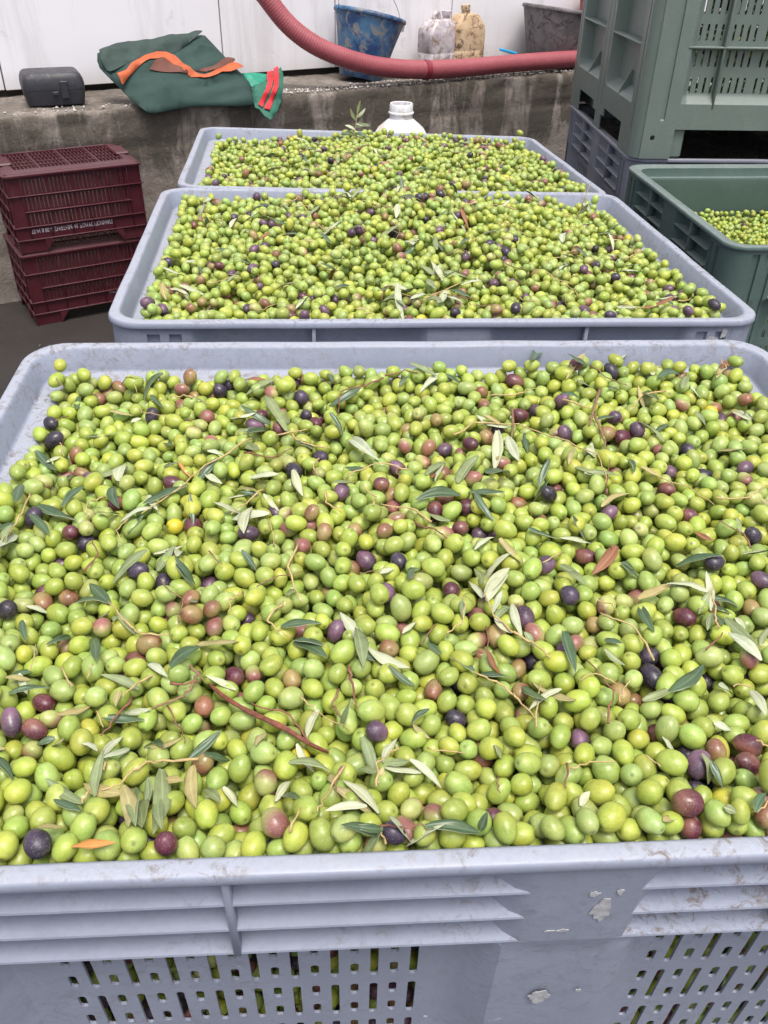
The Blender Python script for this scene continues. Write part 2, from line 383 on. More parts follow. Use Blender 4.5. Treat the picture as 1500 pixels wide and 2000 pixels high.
BINW, BIND, BINH = 1.2, 0.908, 0.76
_cache = {}
def face_meshes(L, H, pc, mat, rec=0.024, nrib=3, base=0.14, vr=None, slots=True, sb=None, deep=False):
    """one outer side of a bin, local x along (-L/2..L/2), y inwards, z up; returns {part: mesh or list}"""
    key = (round(L, 3), H, pc, mat.name, rec, nrib, slots)
    if key in _cache: return _cache[key]
    r = 0.06; e = L / 2 - r; zr = H - 0.011; step = 0.0452; zl = zr - step * nrib - 0.004
    hw = 0.055; cp = e - 0.085        # half width of the centre pillar, start of the corner pillar
    pitch = 0.0205
    rows = [(zl - 0.036, zl - 0.012, 'a')]
    z = zl - 0.054
    while z - 0.076 > base + 0.03:
        rows.append((z - 0.076, z, 't')); z -= 0.096
    hwl = 0.125 if L > 1 else 0.10
    bays = [(-cp + 0.005, pc - hwl), (pc + hwl - 0.01, cp - 0.005)]
    if sb: bays = sb
    hw = 0.055
    us = set(np.round(np.linspace(-e, e, int(2 * e / 0.014) + 1), 5)); cols = []
    for bi, (a, b) in enumerate(bays):
        nc = int((b - a - 0.02) / pitch); s0 = (a + b) / 2 - nc * pitch / 2
        us = {u for u in us if not (s0 - 0.004 < u < s0 + nc * pitch + 0.004)}
        for k in range(nc):
            cols.append((s0 + k * pitch + 0.006, s0 + k * pitch + 0.0145, k)); us |= {round(s0 + k * pitch, 5), round(s0 + k * pitch + 0.006, 5), round(s0 + k * pitch + 0.0145, 5)}
        us.add(round(s0 + nc * pitch, 5))
    # grooves ovals at the corners
    gro = [(s * (e - 0.058 - 0.0), 0.009) for s in (-1, 1)] + [(s * (e - 0.020), 0.009) for s in (-1, 1)]
    for gc, gh in gro: us |= {round(gc - gh - .002, 5), round(gc - gh, 5), round(gc + gh, 5), round(gc + gh + .002, 5)}
    us = sorted(us)
    holes = []
    for z0, z1, ty in rows:
        for (a, b, k) in cols:
            if ty == 'a': holes.append((a, b, z0, z1))
            elif k % 2 == 1: holes.append((a, b, z0, z1))
            else: holes.append((a, b, z1 - 0.025, z1)); holes.append((a, b, z0 + 0.004, z0 + 0.029))
    zs = {round(base, 5), round(zr, 5), round(zl, 5), round(zl + .004, 5), round(zr - 0.012, 5), round(zr - 0.014, 5)}
    for _, _, a, b in holes: zs |= {round(a, 5), round(b, 5)}
    zs |= set(np.round(np.arange(zl + 0.02, zr, 0.02), 5))
    zs = sorted(zs)
    hs_ = np.array(holes)
    def solid(u, z_):
        if not slots or len(hs_) == 0: return True
        return not bool(np.any((hs_[:, 0] < u) & (u < hs_[:, 1]) & (hs_[:, 2] < z_) & (z_ < hs_[:, 3])))
    def depth(u, z_):
        up = z_ > zl - 1e-4
        w_ = 0.045 if up else 0.045; f_ = 0.035 if up else 0.062
        rc = (0.030 if deep else 0.0145 + 0.016 * min(1, (zr - z_) / (zr - zl))) if up else 0.034
        d = rc * min(sm(abs(u - pc), w_, w_ + f_), 1 - sm(abs(u), cp - 0.02, cp + (0.012 if up else 0.03)))
        d = max(0.003, d)
        if z_ < zr - 0.013:
            for gc, gh in gro:
                if abs(u - gc) < gh + 1e-4: d += 0.006
        if not up: d = max(d, 0.006)
        return d
    V, Fc = grid_wall(us, zs, solid, depth, 0.0032)
    out = {'side_panel': mesh_from('side_panel', V, Fc, [mat], True, 30), 'rib': [], 'upright': []}
    for (a, b) in ((-cp + 0.0, pc - hw + 0.010), (pc + hw - 0.010, cp)):
        for k in range(1, nrib + 1):
            zc = zr - step * k; q = MB(); n_ = 26; ys = []
            for i in range(n_ + 1):
                u = a + (b - a) * i / n_; dd = min(u - a, b - u); yo = 0.003 + 0.0 * dd
                ys.append((u, yo))
            rings = []
            for u, yo in ys:
                rb = (0.030 if deep else 0.0145 + 0.016 * k / nrib) + 0.001; rings.append([(u, rb, zc - 0.0035), (u, yo + 0.0008, zc - 0.0022), (u, yo, zc - 0.001), (u, yo + 0.0008, zc + 0.0012), (u, rb, zc + 0.004)])
            q.loft(rings, cap=True); out['rib'].append(q.mesh('rib', mat, sharp=50))
        vx = [(a + b) / 2]
        if vr is not None and b < pc: vx = [vr]
        for x in vx:
            q = MB(); q.box(x - 0.0035, x + 0.0035, 0.0022, 0.031 if deep else 0.016, zl - 0.001, zr + 0.001, bev=0.001); out['upright'].append(q.mesh('upright', mat, sharp=50))
    _cache[key] = out; return out
def quarter(hw, hd, r, ins, z0, z1, n=8):
    V = []; Fc = []
    for z in (z0, z1):
        for k in range(n + 1):
            a = math.pi / 2 * k / n; V.append((hw - r + (r - ins) * math.cos(a), hd - r + (r - ins) * math.sin(a), z))
    for z in (z1, z0):
        for k in range(n + 1):
            a = math.pi / 2 * k / n; V.append((hw - r + (r - ins - .005) * math.cos(a), hd - r + (r - ins - .005) * math.sin(a), z))
    m_ = n + 1
    for j in range(3):
        for k in range(n): Fc.append((j * m_ + k, j * m_ + k + 1, (j + 1) * m_ + k + 1, (j + 1) * m_ + k))
    return V, Fc

def harvest_bin(mw, label, W, D, H, mat, ledge=True, pc=0.0, vr=None, group=None, nrib=3, name='harvest_bin', slotbays=None):
    root = thing(name, label, 'harvest bin', mw, group)
    if ledge:
        prof = [(.006, -.0112), (-.0018, -.0112), (-.0025, -.0098), (-.0014, -.0026), (.0000, -.0008), (.0020, 0), (.0135, .0002), (.0160, -.0008), (.0185, -.0040), (.0260, -.034), (.0275, -.0375), (.0310, -.0390), (.0535, -.0400), (.0570, -.0412), (.0600, -.0465), (.068, -.13), (.042, -.175), (.042, -.178)]
    else:
        prof = [(.006, -.0112), (-.0018, -.0112), (-.0025, -.0098), (-.0014, -.0026), (.0000, -.0008), (.0020, 0), (.0125, .0002), (.0155, -.0012), (.0345, -.006), (.036, -.030), (.0375, -.034), (.041, -.035), (.0425, -.037), (.043, -.045), (.0425, -.080), (.036, -.16)]
    q = MB(); rings = []
    for ins, dz in prof:
        rr = rrect(W / 2 - ins, D / 2 - ins, max(0.06 - ins * 0.35, 0.03), H + dz, 8)
        # slight dents so that the moulded edge is not dead straight
        rings.append([(x + 0.0012 * noise.noise(Vector((x * 5, y * 5, 3))), y + 0.0012 * noise.noise(Vector((x * 5, y * 5, 9))), z + 0.0010 * noise.noise(Vector((x * 9, y * 9, 1)))) for x, y, z in _dens(rr)])
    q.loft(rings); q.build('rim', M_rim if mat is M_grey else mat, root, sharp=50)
    for i, (L, rz, off) in enumerate(((W, 0, D / 2), (D, 90, W / 2), (W, 180, D / 2), (D, 270, W / 2))):
        fm = face_meshes(L, H, pc if i == 0 else 0.0, mat, nrib=nrib, vr=vr if i == 0 else None, sb=slotbays if i == 0 else None, deep=not ledge)
        Mr = Matrix.Rotation(math.radians(rz), 4, 'Z') @ Matrix.Translation((0, -off, 0))
        a = add('side_panel', fm['side_panel'], root); a.matrix_local = Mr
        for k in ('rib', 'upright'):
            for me in fm[k]:
                b = add(k, me, a)
    for sx in (1, -1):
        for sy in (1, -1):
            V, Fc = quarter(W / 2, D / 2, 0.06, 0.0025, 0.0, H - 0.0105)
            V = [(x * sx, y * sy, z) for x, y, z in V]
            if sx * sy < 0: Fc = [f[::-1] for f in Fc]
            add('corner_post', mesh_from('corner_post', V, Fc, [mat], True, 40), root)
    q = MB(); q.loft([rrect(W / 2 - i, D / 2 - i, 0.05, z) for i, z in ((.012, .10), (.006, .105), (.006, .14), (.03, .142))], cap=True); q.build('floor_plate', mat, root)
    for y in (-D / 2 + 0.07, 0, D / 2 - 0.07):
        q = MB(); q.box(-W / 2 + 0.065, W / 2 - 0.065, y - 0.045, y + 0.045, 0.0, 0.0995, bev=0.006); q.build('skid', mat, root)
    return root
def _dens(r, side=20):
    out = []
    for i in range(len(r)):
        a, b = Vector(r[i]), Vector(r[(i + 1) % len(r)]); k = side if i % 9 == 8 else 1
        out += [tuple(a.lerp(b, j / k)) for j in range(k)]
    return out

def bin_matrix(c, H=BINH):
    c = [Vector(x) + Vector((0, 0, 0.76)) for x in c]; o = sum(c, Vector()) / 4
    x = ((c[1] - c[0]) + (c[2] - c[3])).normalized(); y = (c[3] - c[0]) + (c[2] - c[1]); y = (y - x * y.dot(x)).normalized(); z = x.cross(y)
    o = o - z * H
    return Matrix(((x.x, y.x, z.x, o.x), (x.y, y.y, z.y, o.y), (x.z, y.z, z.z, o.z), (0, 0, 0, 1)))
B1 = bin_matrix([(-0.512, 0.363, -0.023), (0.685, 0.442, -0.026), (0.625, 1.348, 0.035), (-0.572, 1.269, 0.038)])
B2 = bin_matrix([(-0.488, 1.375, 0.029), (0.705, 1.506, 0.004), (0.605, 2.409, -0.004), (-0.588, 2.277, 0.021)])
B3 = bin_matrix([(-0.57, 2.335, 0.008), (0.622, 2.473, -0.030), (0.518, 3.375, -0.060), (-0.674, 3.238, -0.018)])
GB = 'grey blue harvest bins of olives in a row'
HB1 = harvest_bin(B1, 'grey blue plastic harvest bin nearest the camera, slotted front in view', BINW, BIND, BINH, M_grey, pc=0.095, vr=-0.212, slotbays=[(-0.415, -0.018), (0.188, 0.50)], group=GB)
HB2 = harvest_bin(B2, 'grey blue plastic harvest bin in the middle of the row of three', BINW, BIND, BINH, M_grey, pc=0.02, group=GB)
harvest_bin(B3, 'grey blue plastic harvest bin at the back of the row, by the ledge', BINW, BIND, BINH, M_grey, group=GB)

M_flake = simple('label_residue', (.34, .34, .36), .7, .35, 140, 0, .5, .001)
def flake(root, u, z, r, seed, D=BIND, W=BINW, elong=1.0, mat=None):
    R = random.Random(seed); M = root.matrix_world; q = MB(); n_ = 22; ring = []
    for k in range(n_):
        a = math.tau * k / n_; rr = r * (1 + .55 * noise.noise(Vector((math.cos(a) * 1.7 + seed, math.sin(a) * 1.7, seed))) + R.uniform(-.16, .16)); ring.append((u + rr * math.cos(a), z + rr * math.sin(a) * elong))
    q.loft([[(x, -D / 2 + 0.0026, y) for x, y in ring], [(x, -D / 2 + 0.0019, y) for x, y in ring]], cap=True); return q.build('label_residue', mat or M_flake, root, smooth=False)
for u, z, r, sd_, el in ((.117, BINH - .090, .009, 1, 1.9), (.105, BINH - .060, .005, 2, .8), (.128, BINH - .058, .003, 3, 1.6), (.085, BINH - .275, .010, 5, 1.3), (.088, BINH - .127, .005, 6, .5), (.075, BINH - .127, .004, 8, .4), (.125, BINH - .262, .003, 7, 1.), (-.03, BINH - .31, .002, 9, 1.)):
    flake(HB1, u, z, r, sd_, elong=el)
flake(HB2, .505, BINH - .040, .012, 12, elong=.6); flake(HB2, .525, BINH - .026, .006, 13, elong=1.6)

# right hand bins
def mat_at(x, y, yaw, z=0.0):
    return Matrix.Translation((x, y, z)) @ Matrix.Rotation(yaw, 4, 'Z')
GH = 0.66; gy = 0.07
def corner_bin(nl, W, D, yaw, z=0.0):    # near-left corner of the footprint
    dx = Vector((math.cos(yaw), math.sin(yaw))); dy = Vector((-math.sin(yaw), math.cos(yaw)))
    c = Vector(nl) + dx * W / 2 + dy * D / 2; return mat_at(c.x, c.y, yaw, z)
G1 = corner_bin((0.908, 2.262), 1.2, 0.90, .095)
harvest_bin(G1, 'dark green plastic bin half filled with olives, standing at the right edge', 1.2, 0.90, GH, M_green2, ledge=False)
G2 = corner_bin((0.862, 3.245), 1.2, 1.08, .04)
harvest_bin(G2, 'shaded grey plastic bin underneath the tall green bin', 1.2, 1.08, GH, M_grey_shaded, ledge=False)

# dark residue filling the shaded grey bin
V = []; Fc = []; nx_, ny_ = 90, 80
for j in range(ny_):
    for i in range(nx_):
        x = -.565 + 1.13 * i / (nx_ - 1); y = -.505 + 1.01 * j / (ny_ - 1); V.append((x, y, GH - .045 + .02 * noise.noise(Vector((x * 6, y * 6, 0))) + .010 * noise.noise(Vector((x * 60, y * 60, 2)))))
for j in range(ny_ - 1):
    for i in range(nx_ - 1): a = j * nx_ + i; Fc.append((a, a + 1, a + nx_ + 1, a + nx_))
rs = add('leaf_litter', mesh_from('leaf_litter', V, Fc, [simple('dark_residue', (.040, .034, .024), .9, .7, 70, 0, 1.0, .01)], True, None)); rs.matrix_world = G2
tag(rs, 'dark brown litter filling the shaded grey bin under the tall one', None, None, 'stuff')

# tall green bin on top
def tall_bin():
    W, D, H = 1.2, 1.12, 0.78; r = 0.055
    root = thing('tall_bin', 'tall green plastic bin with fork openings stacked on the shaded grey bin', 'harvest bin', corner_bin((0.858, 3.235), W, D, .035, GH + 0.002))
    mat = M_green
    def face(L, kind, rz, off):
        e = L / 2 - r; us = set(np.round(np.linspace(-e, e, 50), 5)); zs = set(np.round(np.linspace(0, H, 32), 5)); holes = []; grooves = []; recs = []; ribs = []; ups = []
        if kind == 'slot':
            s = -L / 2
            for a in (0.040, 0.092): grooves += [(s + a - .006, s + a + .006, .13, H - .04), (-(s + a) - .006, -(s + a) + .006, .13, H - .04)]
            recs = [(s + 0.145, -s - 0.145, 0.18, H - 0.05)]
            bays = np.linspace(s + 0.145, -s - 0.145, 9)
            for i in range(8):
                for k in range(4):
                    u = bays[i] + 0.022 + k * 0.0245 + 0.001
                    if u + .01 > bays[i + 1]: continue
                    for z0 in (0.212, 0.294, 0.372, 0.450, 0.530, 0.610): holes.append((u, u + 0.0075, z0, z0 + 0.050))
            ribs = [(s + 0.135, -s - 0.135, 0.354), (s + 0.135, -s - 0.135, 0.585)]
            ups = list(bays[1:-1:2])
            holes += [(s + 0.142, -0.065, -1, 0.098), (0.065, -s - 0.142, -1, 0.098), (s + .060, s + .075, .062, .078)]
        else:
            s = -L / 2
            recs = [(s + 0.11, s + 0.50, 0.165, H - 0.05), (-s - 0.50, -s - 0.11, 0.165, H - 0.05)]
            for a in (s + 0.045, s + 0.065, -s - 0.045, -s - 0.065, -0.03, 0.03): grooves.append((a - .003, a + .003, .10, H - .04))
            ribs = [(s + 0.11, s + 0.50, 0.35), (-s - 0.50, -s - 0.11, 0.35), (s + 0.11, s + 0.50, 0.56), (-s - 0.50, -s - 0.11, 0.56)]
            ups = [s + 0.305, -s - 0.305]
            holes += [(s + 0.20, s + 0.47, -1, 0.085), (s + 0.47, -0.045, -1, 0.055), (-s - 0.47, -s - 0.20, -1, 0.085), (0.045, -s - 0.47, -1, 0.055)]
        for a, b, z0, z1 in holes + grooves + recs:
            for v_, S_ in ((a, us), (b, us)):
                if abs(v_) < e: S_.add(round(v_, 5))
            for v_ in (z0, z1):
                if 0 < v_ < H: zs.add(round(v_, 5))
        for a, b, z0, z1 in recs:
            us |= {round(a + 0.02, 5), round(b - 0.02, 5)}; zs |= {round(z0 + 0.03, 5), round(z1 - .01, 5)}
        for a, b, z0, z1 in grooves: us |= {round(a - .0015, 5), round(b + .0015, 5)}
        us, zs = sorted(us), sorted(zs); hh = np.array(holes)
        def clean(S):
            o = [S[0]]
            for x in S[1:]:
                if x - o[-1] > 2e-4: o.append(x)
            return o
        us, zs = clean(us), clean(zs)
        rd = 0.022 if kind == 'slot' else 0.045
        def solid(u, z): return not bool(np.any((hh[:, 0] < u) & (u < hh[:, 1]) & (hh[:, 2] < z) & (z < hh[:, 3])))
        def depth(u, z):
            d = 0.003 + 0.012 * (z > H - 0.04) * 0
            for a, b, z0, z1 in recs:
                if a - 1e-4 <= u <= b + 1e-4 and z0 - 1e-4 <= z <= z1 + 1e-4:
                    d = 0.003 + rd * min(sm(min(u - a, b - u), 0, 0.02), sm(z - z0, 0, 0.03), sm(z1 - z, 0, .01))
            for a, b, z0, z1 in grooves:
                if a - 1e-4 <= u <= b + 1e-4 and z0 <= z <= z1: d += 0.006
            return d
        V, Fc = grid_wall(us, zs, solid, depth, 0.005)
        Mr = Matrix.Rotation(math.radians(rz), 4, 'Z') @ Matrix.Translation((0, -off, 0))
        a_ = add('side_panel', mesh_from('side_panel', V, Fc, [mat], True, 30), root); a_.matrix_local = Mr
        for a, b, z in ribs:
            q = MB(); q.box(a, b, 0.001, rd + 0.004, z - 0.003, z + 0.003, bev=0.001); q.build('rib', mat, a_, sharp=50)
        for u in ups:
            q = MB()
            if kind == 'slot': q.box(u - .0035, u + .0035, 0.0015, rd + .004, 0.166, H - 0.05, bev=.001); q.build('upright', mat, a_, sharp=50)
            else:
                q.add([(u - .003, .002, .166), (u + .003, .002, .166), (u + .003, rd + .004, .166), (u - .003, rd + .004, .166), (u - .003, rd - 0.004, .245), (u + .003, rd - .004, .245), (u + .003, rd + .004, .245), (u - .003, rd + .004, .245)],
                      [(0, 1, 5, 4), (1, 2, 6, 5), (3, 0, 4, 7), (2, 3, 7, 6), (4, 5, 6, 7), (3, 2, 1, 0)]); q.build('gusset', mat, a_, smooth=False)
    face(W, 'slot', 0, D / 2); face(D, 'side', 270, W / 2); face(W, 'slot', 180, D / 2); face(D, 'side', 90, W / 2)
    for sx in (1, -1):
        for sy in (1, -1):
            V, Fc = quarter(W / 2, D / 2, r, 0.003, 0.0, H)
            V = [(x * sx, y * sy, z) for x, y, z in V]
            if sx * sy < 0: Fc = [f[::-1] for f in Fc]
            add('corner_post', mesh_from('corner_post', V, Fc, [mat], True, 40), root)
            q = MB(); q.box(sx * (W / 2 - .13) - .06, sx * (W / 2 - .13) + .055, sy * (D / 2 - .1) - .085, sy * (D / 2 - .1) + .08, 0.001, 0.10, bev=.006); q.build('foot', mat, root)
    q = MB(); q.loft([rrect(W / 2 - .012, D / 2 - .012, .045, z) for z in (.104, .130)], cap=True); q.build('floor_plate', mat, root)
    q = MB(); q.loft([rrect(W / 2 - i, D / 2 - i, .055, H + z) for i, z in ((.006, -.02), (-.004, -.018), (-.004, .006), (.012, .008), (.014, -.01))]); q.build('rim', mat, root)
    return root
TB = tall_bin()

# ------------------------------------------------------------------ olive packing
def pack(sx, sy, N_, seed, iters=110, b0=0.0102, ratio=1.25, insets=None, T=0.075):
    R = np.random.default_rng(seed)
    b = b0 * (1 + 0.075 * R.standard_normal(N_)).clip(0.80, 1.17); a = b * (ratio + 0.09 * R.standard_normal(N_)).clip(1.02, 1.5)
    ax = R.standard_normal((N_, 3)); ax[:, 2] *= 0.6; ax /= np.linalg.norm(ax, axis=1)[:, None]
    P = np.c_[R.uniform(-sx, sx, N_), R.uniform(-sy, sy, N_), R.uniform(0, T * 1.25, N_)]
    cs = 2 * a.max() * 1.04; I = J = None
    for it in range(iters):
        if it % 7 == 0:
            C = np.floor(P / cs).astype(np.int64) + 1000; key = (C[:, 0] * 4096 + C[:, 1]) * 4096 + C[:, 2]
            o = np.argsort(key); ks = key[o]; Is = []; Js = []
            for dx in (-1, 0, 1):
                for dy in (-1, 0, 1):
                    for dz in (-1, 0, 1):
                        if (dx, dy, dz) < (0, 0, 0): continue
                        k2 = key + (dx * 4096 + dy) * 4096 + dz
                        lo = np.searchsorted(ks, k2, 'left'); hi = np.searchsorted(ks, k2, 'right'); cnt = hi - lo
                        ii = np.repeat(np.arange(N_), cnt); off = np.arange(cnt.sum()) - np.repeat(np.cumsum(cnt) - cnt, cnt)
                        jj = o[np.repeat(lo, cnt) + off]
                        if (dx, dy, dz) == (0, 0, 0): k_ = jj > ii; ii, jj = ii[k_], jj[k_]
                        Is.append(ii); Js.append(jj)
            I = np.concatenate(Is); J = np.concatenate(Js)
            dd = np.linalg.norm(P[I] - P[J], axis=1); k_ = dd < cs * 1.12; I, J = I[k_], J[k_]
        if it < iters - 15: P[:, 2] -= 0.0005
        D_ = P[J] - P[I]; L = np.linalg.norm(D_, axis=1) + 1e-9; D_ /= L[:, None]
        ci = np.einsum('ij,ij->i', D_, ax[I]); cj = np.einsum('ij,ij->i', D_, ax[J])
        ri = np.sqrt(b[I] ** 2 + (a[I] ** 2 - b[I] ** 2) * ci ** 2); rj = np.sqrt(b[J] ** 2 + (a[J] ** 2 - b[J] ** 2) * cj ** 2)
        ov = (ri + rj) * 0.985 - L; k_ = ov > 0; s = (ov[k_] * 0.38)[:, None] * D_[k_]; i_, j_ = I[k_], J[k_]
        for c_ in range(3):
            P[:, c_] += np.bincount(j_, s[:, c_], N_) - np.bincount(i_, s[:, c_], N_)
        x0, x1, y0, y1 = insets
        P[:, 0] = P[:, 0].clip(-sx + x0 + b, sx - x1 - b); P[:, 1] = P[:, 1].clip(-sy + y0 + b, sy - y1 - b); P[:, 2] = np.maximum(P[:, 2], b)
    top = np.percentile(P[:, 2] + b, 95); P[:, 2] -= top
    return P, ax, a, b

def bilerp(u, v, sx, sy, tab):      # tab rows: near..far ; cols left..right
    tab = np.array(tab, float); nr, nc = tab.shape
    x = ((u / sx + 1) / 2).clip(0, 1) * (nc - 1); y = ((v / sy + 1) / 2).clip(0, 1) * (nr - 1)
    i = np.minimum(x.astype(int), nc - 2); j = np.minimum(y.astype(int), nr - 2); fx = x - i; fy = y - j
    fx = fx * fx * (3 - 2 * fx); fy = fy * fy * (3 - 2 * fy)
    return (tab[j, i] * (1 - fx) + tab[j, i + 1] * fx) * (1 - fy) + (tab[j + 1, i] * (1 - fx) + tab[j + 1, i + 1] * fx) * fy

def olive_tpl(nseg, nring):
    V = [(0, 0, 1.0)]
    for j in range(1, nring):
        th = math.pi * j / nring
        for i in range(nseg):
            ph = 2 * math.pi * i / nseg; V.append((math.sin(th) * math.cos(ph), math.sin(th) * math.sin(ph), math.cos(th)))
    V.append((0, 0, -1.0)); V = np.array(V); Fc = []
    for i in range(nseg): Fc.append((0, 1 + i, 1 + (i + 1) % nseg))
    for j in range(nring - 2):
        for i in range(nseg):
            a = 1 + j * nseg + i; b = 1 + j * nseg + (i + 1) % nseg; Fc.append((a, a + nseg, b + nseg, b))
    l = len(V) - 1; s = 1 + (nring - 2) * nseg
    for i in range(nseg): Fc.append((s + i, l, s + (i + 1) % nseg))
    th = np.arccos(V[:, 2].clip(-1, 1)); f = 1 - 0.13 * np.exp(-(th / 0.24) ** 2) + 0.035 * np.exp(-((math.pi - th) / 0.3) ** 2)
    stem = np.exp(-(th / 0.19) ** 4)
    return V * f[:, None], Fc, stem
TPL = {k: olive_tpl(*k) for k in ((22, 14), (14, 9), (10, 7), (8, 5))}

GREENS = np.array([(0.39, 0.475, 0.120), (0.43, 0.495, 0.105), (0.36, 0.475, 0.150), (0.40, 0.485, 0.185), (0.44, 0.495, 0.100), (0.37, 0.445, 0.110)])
KIND = {'K': ((0.022, 0.014, 0.028), (0.05, 0.03, 0.06)), 'P': ((0.085, 0.016, 0.030), (0.20, 0.075, 0.055)), 'M': ((0.135, 0.065, 0.105), (0.060, 0.030, 0.055)), 'B': ((0.34, 0.36, 0.11), (0.24, 0.09, 0.075)),
        'O': ((0.27, 0.19, 0.07), (0.22, 0.09, 0.05)), 'Y': ((0.56, 0.46, 0.03), (0.50, 0.45, 0.05))}
def olive_geo(key, P, ax, a, b, kinds, seed):
    """numpy verts / colours for many olives of one template"""
    T, Fc, stem = TPL[key]; n_, nv = len(P), len(T); R = np.random.default_rng(seed)
    z = ax; x = np.cross(z, R.standard_normal((n_, 3))); x /= np.linalg.norm(x, axis=1)[:, None]; y = np.cross(z, x)
    b2 = b * R.uniform(0.95, 1.04, n_)
    off = x[:, None, :] * (T[None, :, 0:1] * b[:, None, None]) + y[:, None, :] * (T[None, :, 1:2] * b2[:, None, None]) + z[:, None, :] * (T[None, :, 2:3] * a[:, None, None])
    lump = 1 + 0.032 * np.sin(off @ (R.standard_normal((3, 3)) * 160))[:, :, 0:1]
    V = P[:, None, :] + off * lump
    base = GREENS[R.integers(0, len(GREENS), n_)] * np.array([0.97, 1.0, 0.72]) * R.uniform(0.64, 0.86, (n_, 1)) * R.uniform(0.95, 1.05, (n_, 3)); sec = base * np.array([1.08, 0.98, 0.85])
    for k, (c1, c2) in KIND.items():
        q = kinds == k; base[q] = np.array(c1) * R.uniform(0.8, 1.25, (q.sum(), 1)); sec[q] = np.array(c2) * R.uniform(0.8, 1.25, (q.sum(), 1))
    bd = R.standard_normal((n_, 3)); bd /= np.linalg.norm(bd, axis=1)[:, None]
    un = off / np.linalg.norm(off, axis=2)[:, :, None]
    w_ = ((np.einsum('nij,nj->ni', un, bd) + 0.25) * 1.1).clip(0, 1)
    C = base[:, None, :] * (1 - w_[..., None]) + sec[:, None, :] * w_[..., None]
    C = C * (1 - stem[None, :, None] * 0.75) + np.array([0.09, 0.06, 0.03]) * stem[None, :, None] * 0.75
    return V, C, Fc
def olive_mesh(name, parts, mat=M_olive):
    Vs = []; Cs = []; loops = []; tot = []; base = 0
    for V, C, Fc in parts:
        n_, nv = V.shape[:2]; lp = np.array([i for f in Fc for i in f], np.int64); lt = np.array([len(f) for f in Fc], np.int64)
        Vs.append(V.reshape(-1, 3)); Cs.append(C.reshape(-1, 3))
        loops.append((lp[None, :] + (np.arange(n_) * nv)[:, None] + base).ravel()); tot.append(np.tile(lt, n_)); base += n_ * nv
    V = np.concatenate(Vs); C = np.concatenate(Cs); lp = np.concatenate(loops); lt = np.concatenate(tot); ls = np.cumsum(lt) - lt
    me = bpy.data.meshes.new(name); me.vertices.add(len(V)); me.vertices.foreach_set('co', V.astype(np.float32).ravel())
    me.loops.add(len(lp)); me.loops.foreach_set('vertex_index', lp.astype(np.int32))
    me.polygons.add(len(lt)); me.polygons.foreach_set('loop_start', ls.astype(np.int32)); me.polygons.foreach_set('loop_total', lt.astype(np.int32))
    me.polygons.foreach_set('use_smooth', np.ones(len(lt), bool))
    me.materials.append(mat); me.update(calc_edges=True)
    me.validate()
    at = me.color_attributes.new('olive_col', 'FLOAT_COLOR', 'POINT'); at.data.foreach_set('color', np.c_[C, np.ones(len(C))].astype(np.float32).ravel())
    return me

def M2np(M): return np.array(M)[:3, :3], np.array(M)[:3, 3]
def to_world(M, P): R_, t_ = M2np(M); return P @ R_.T + t_

sx, sy = BINW / 2, BIND / 2
# crest heights below(-)/above(+) the rim; rows near..far, columns left..right
H1 = [[-.002, .001, .005, .010, .012], [-.008, .006, .012, .012, .008], [-.024, .004, .012, .012, -.008], [-.044, -.004, .004, .006, -.026], [-.068, -.040, -.032, -.022, -.058]]
H2 = [[-.010, -.004, -.002, -.004, -.016], [-.024, .002, .008, .004, -.026], [-.030, .010, .030, .016, -.028], [-.036, .016, .058, .022, -.036], [-.044, -.020, .010, -.016, -.050]]
H3 = [[-.020, .006, .012, .010, -.006], [-.052, .008, .018, .014, -.014], [-.056, .006, .028, .016, -.014], [-.058, -.004, .018, .012, -.016], [-.070, -.030, .002, -.010, -.034]]
BINS = []
for nm, M, tab, n_, seed, ins in (('b1', B1, H1, 6800, 3, (.050, .050, .024, .058)), ('b2', B2, H2, 6700, 4, (.050, .050, .034, .056)), ('b3', B3, H3, 6000, 5, (.050, .050, .034, .056))):
    P, ax, a, b = pack(sx, sy, n_, seed, insets=ins, b0=0.0102 if nm == 'b1' else 0.0096, T=0.072 if nm != 'b1' else 0.078, iters=110 if nm == 'b1' else 80)
    P[:, 2] += bilerp(P[:, 0], P[:, 1], sx, sy, tab) + BINH
    # pull the heap in from rounded inner corners
    cx_, cy_ = np.abs(P[:, 0]) - (sx - .095), np.abs(P[:, 1]) - (sy - .095); inn = ~((cx_ > 0) & (cy_ > 0) & (np.hypot(cx_, cy_) > .044))
    if nm == 'b1': inn |= (P[:, 1] < 0)
    P, ax, a, b = P[inn], ax[inn], a[inn], b[inn]
    Rm, tm = M2np(M)
    BINS.append(dict(name=nm, M=M, P=P, ax=ax, a=a, b=b, W=to_world(M, P), inv=np.linalg.inv(np.array(M))))

# small heap in the green bin (local), and thin layers behind slots
Pg, axg, ag, bg_ = pack(0.60, 0.45, 4600, 9, insets=(.045, .045, .045, .045), b0=0.0088, T=0.036, iters=60)
Pg[:, 2] += GH - 0.150 + 0.05 * Pg[:, 0] * 0 
k_ = (Pg[:, 0] < 0.22)
Pg, axg, ag, bg_ = Pg[k_], axg[k_], ag[k_], bg_[k_]

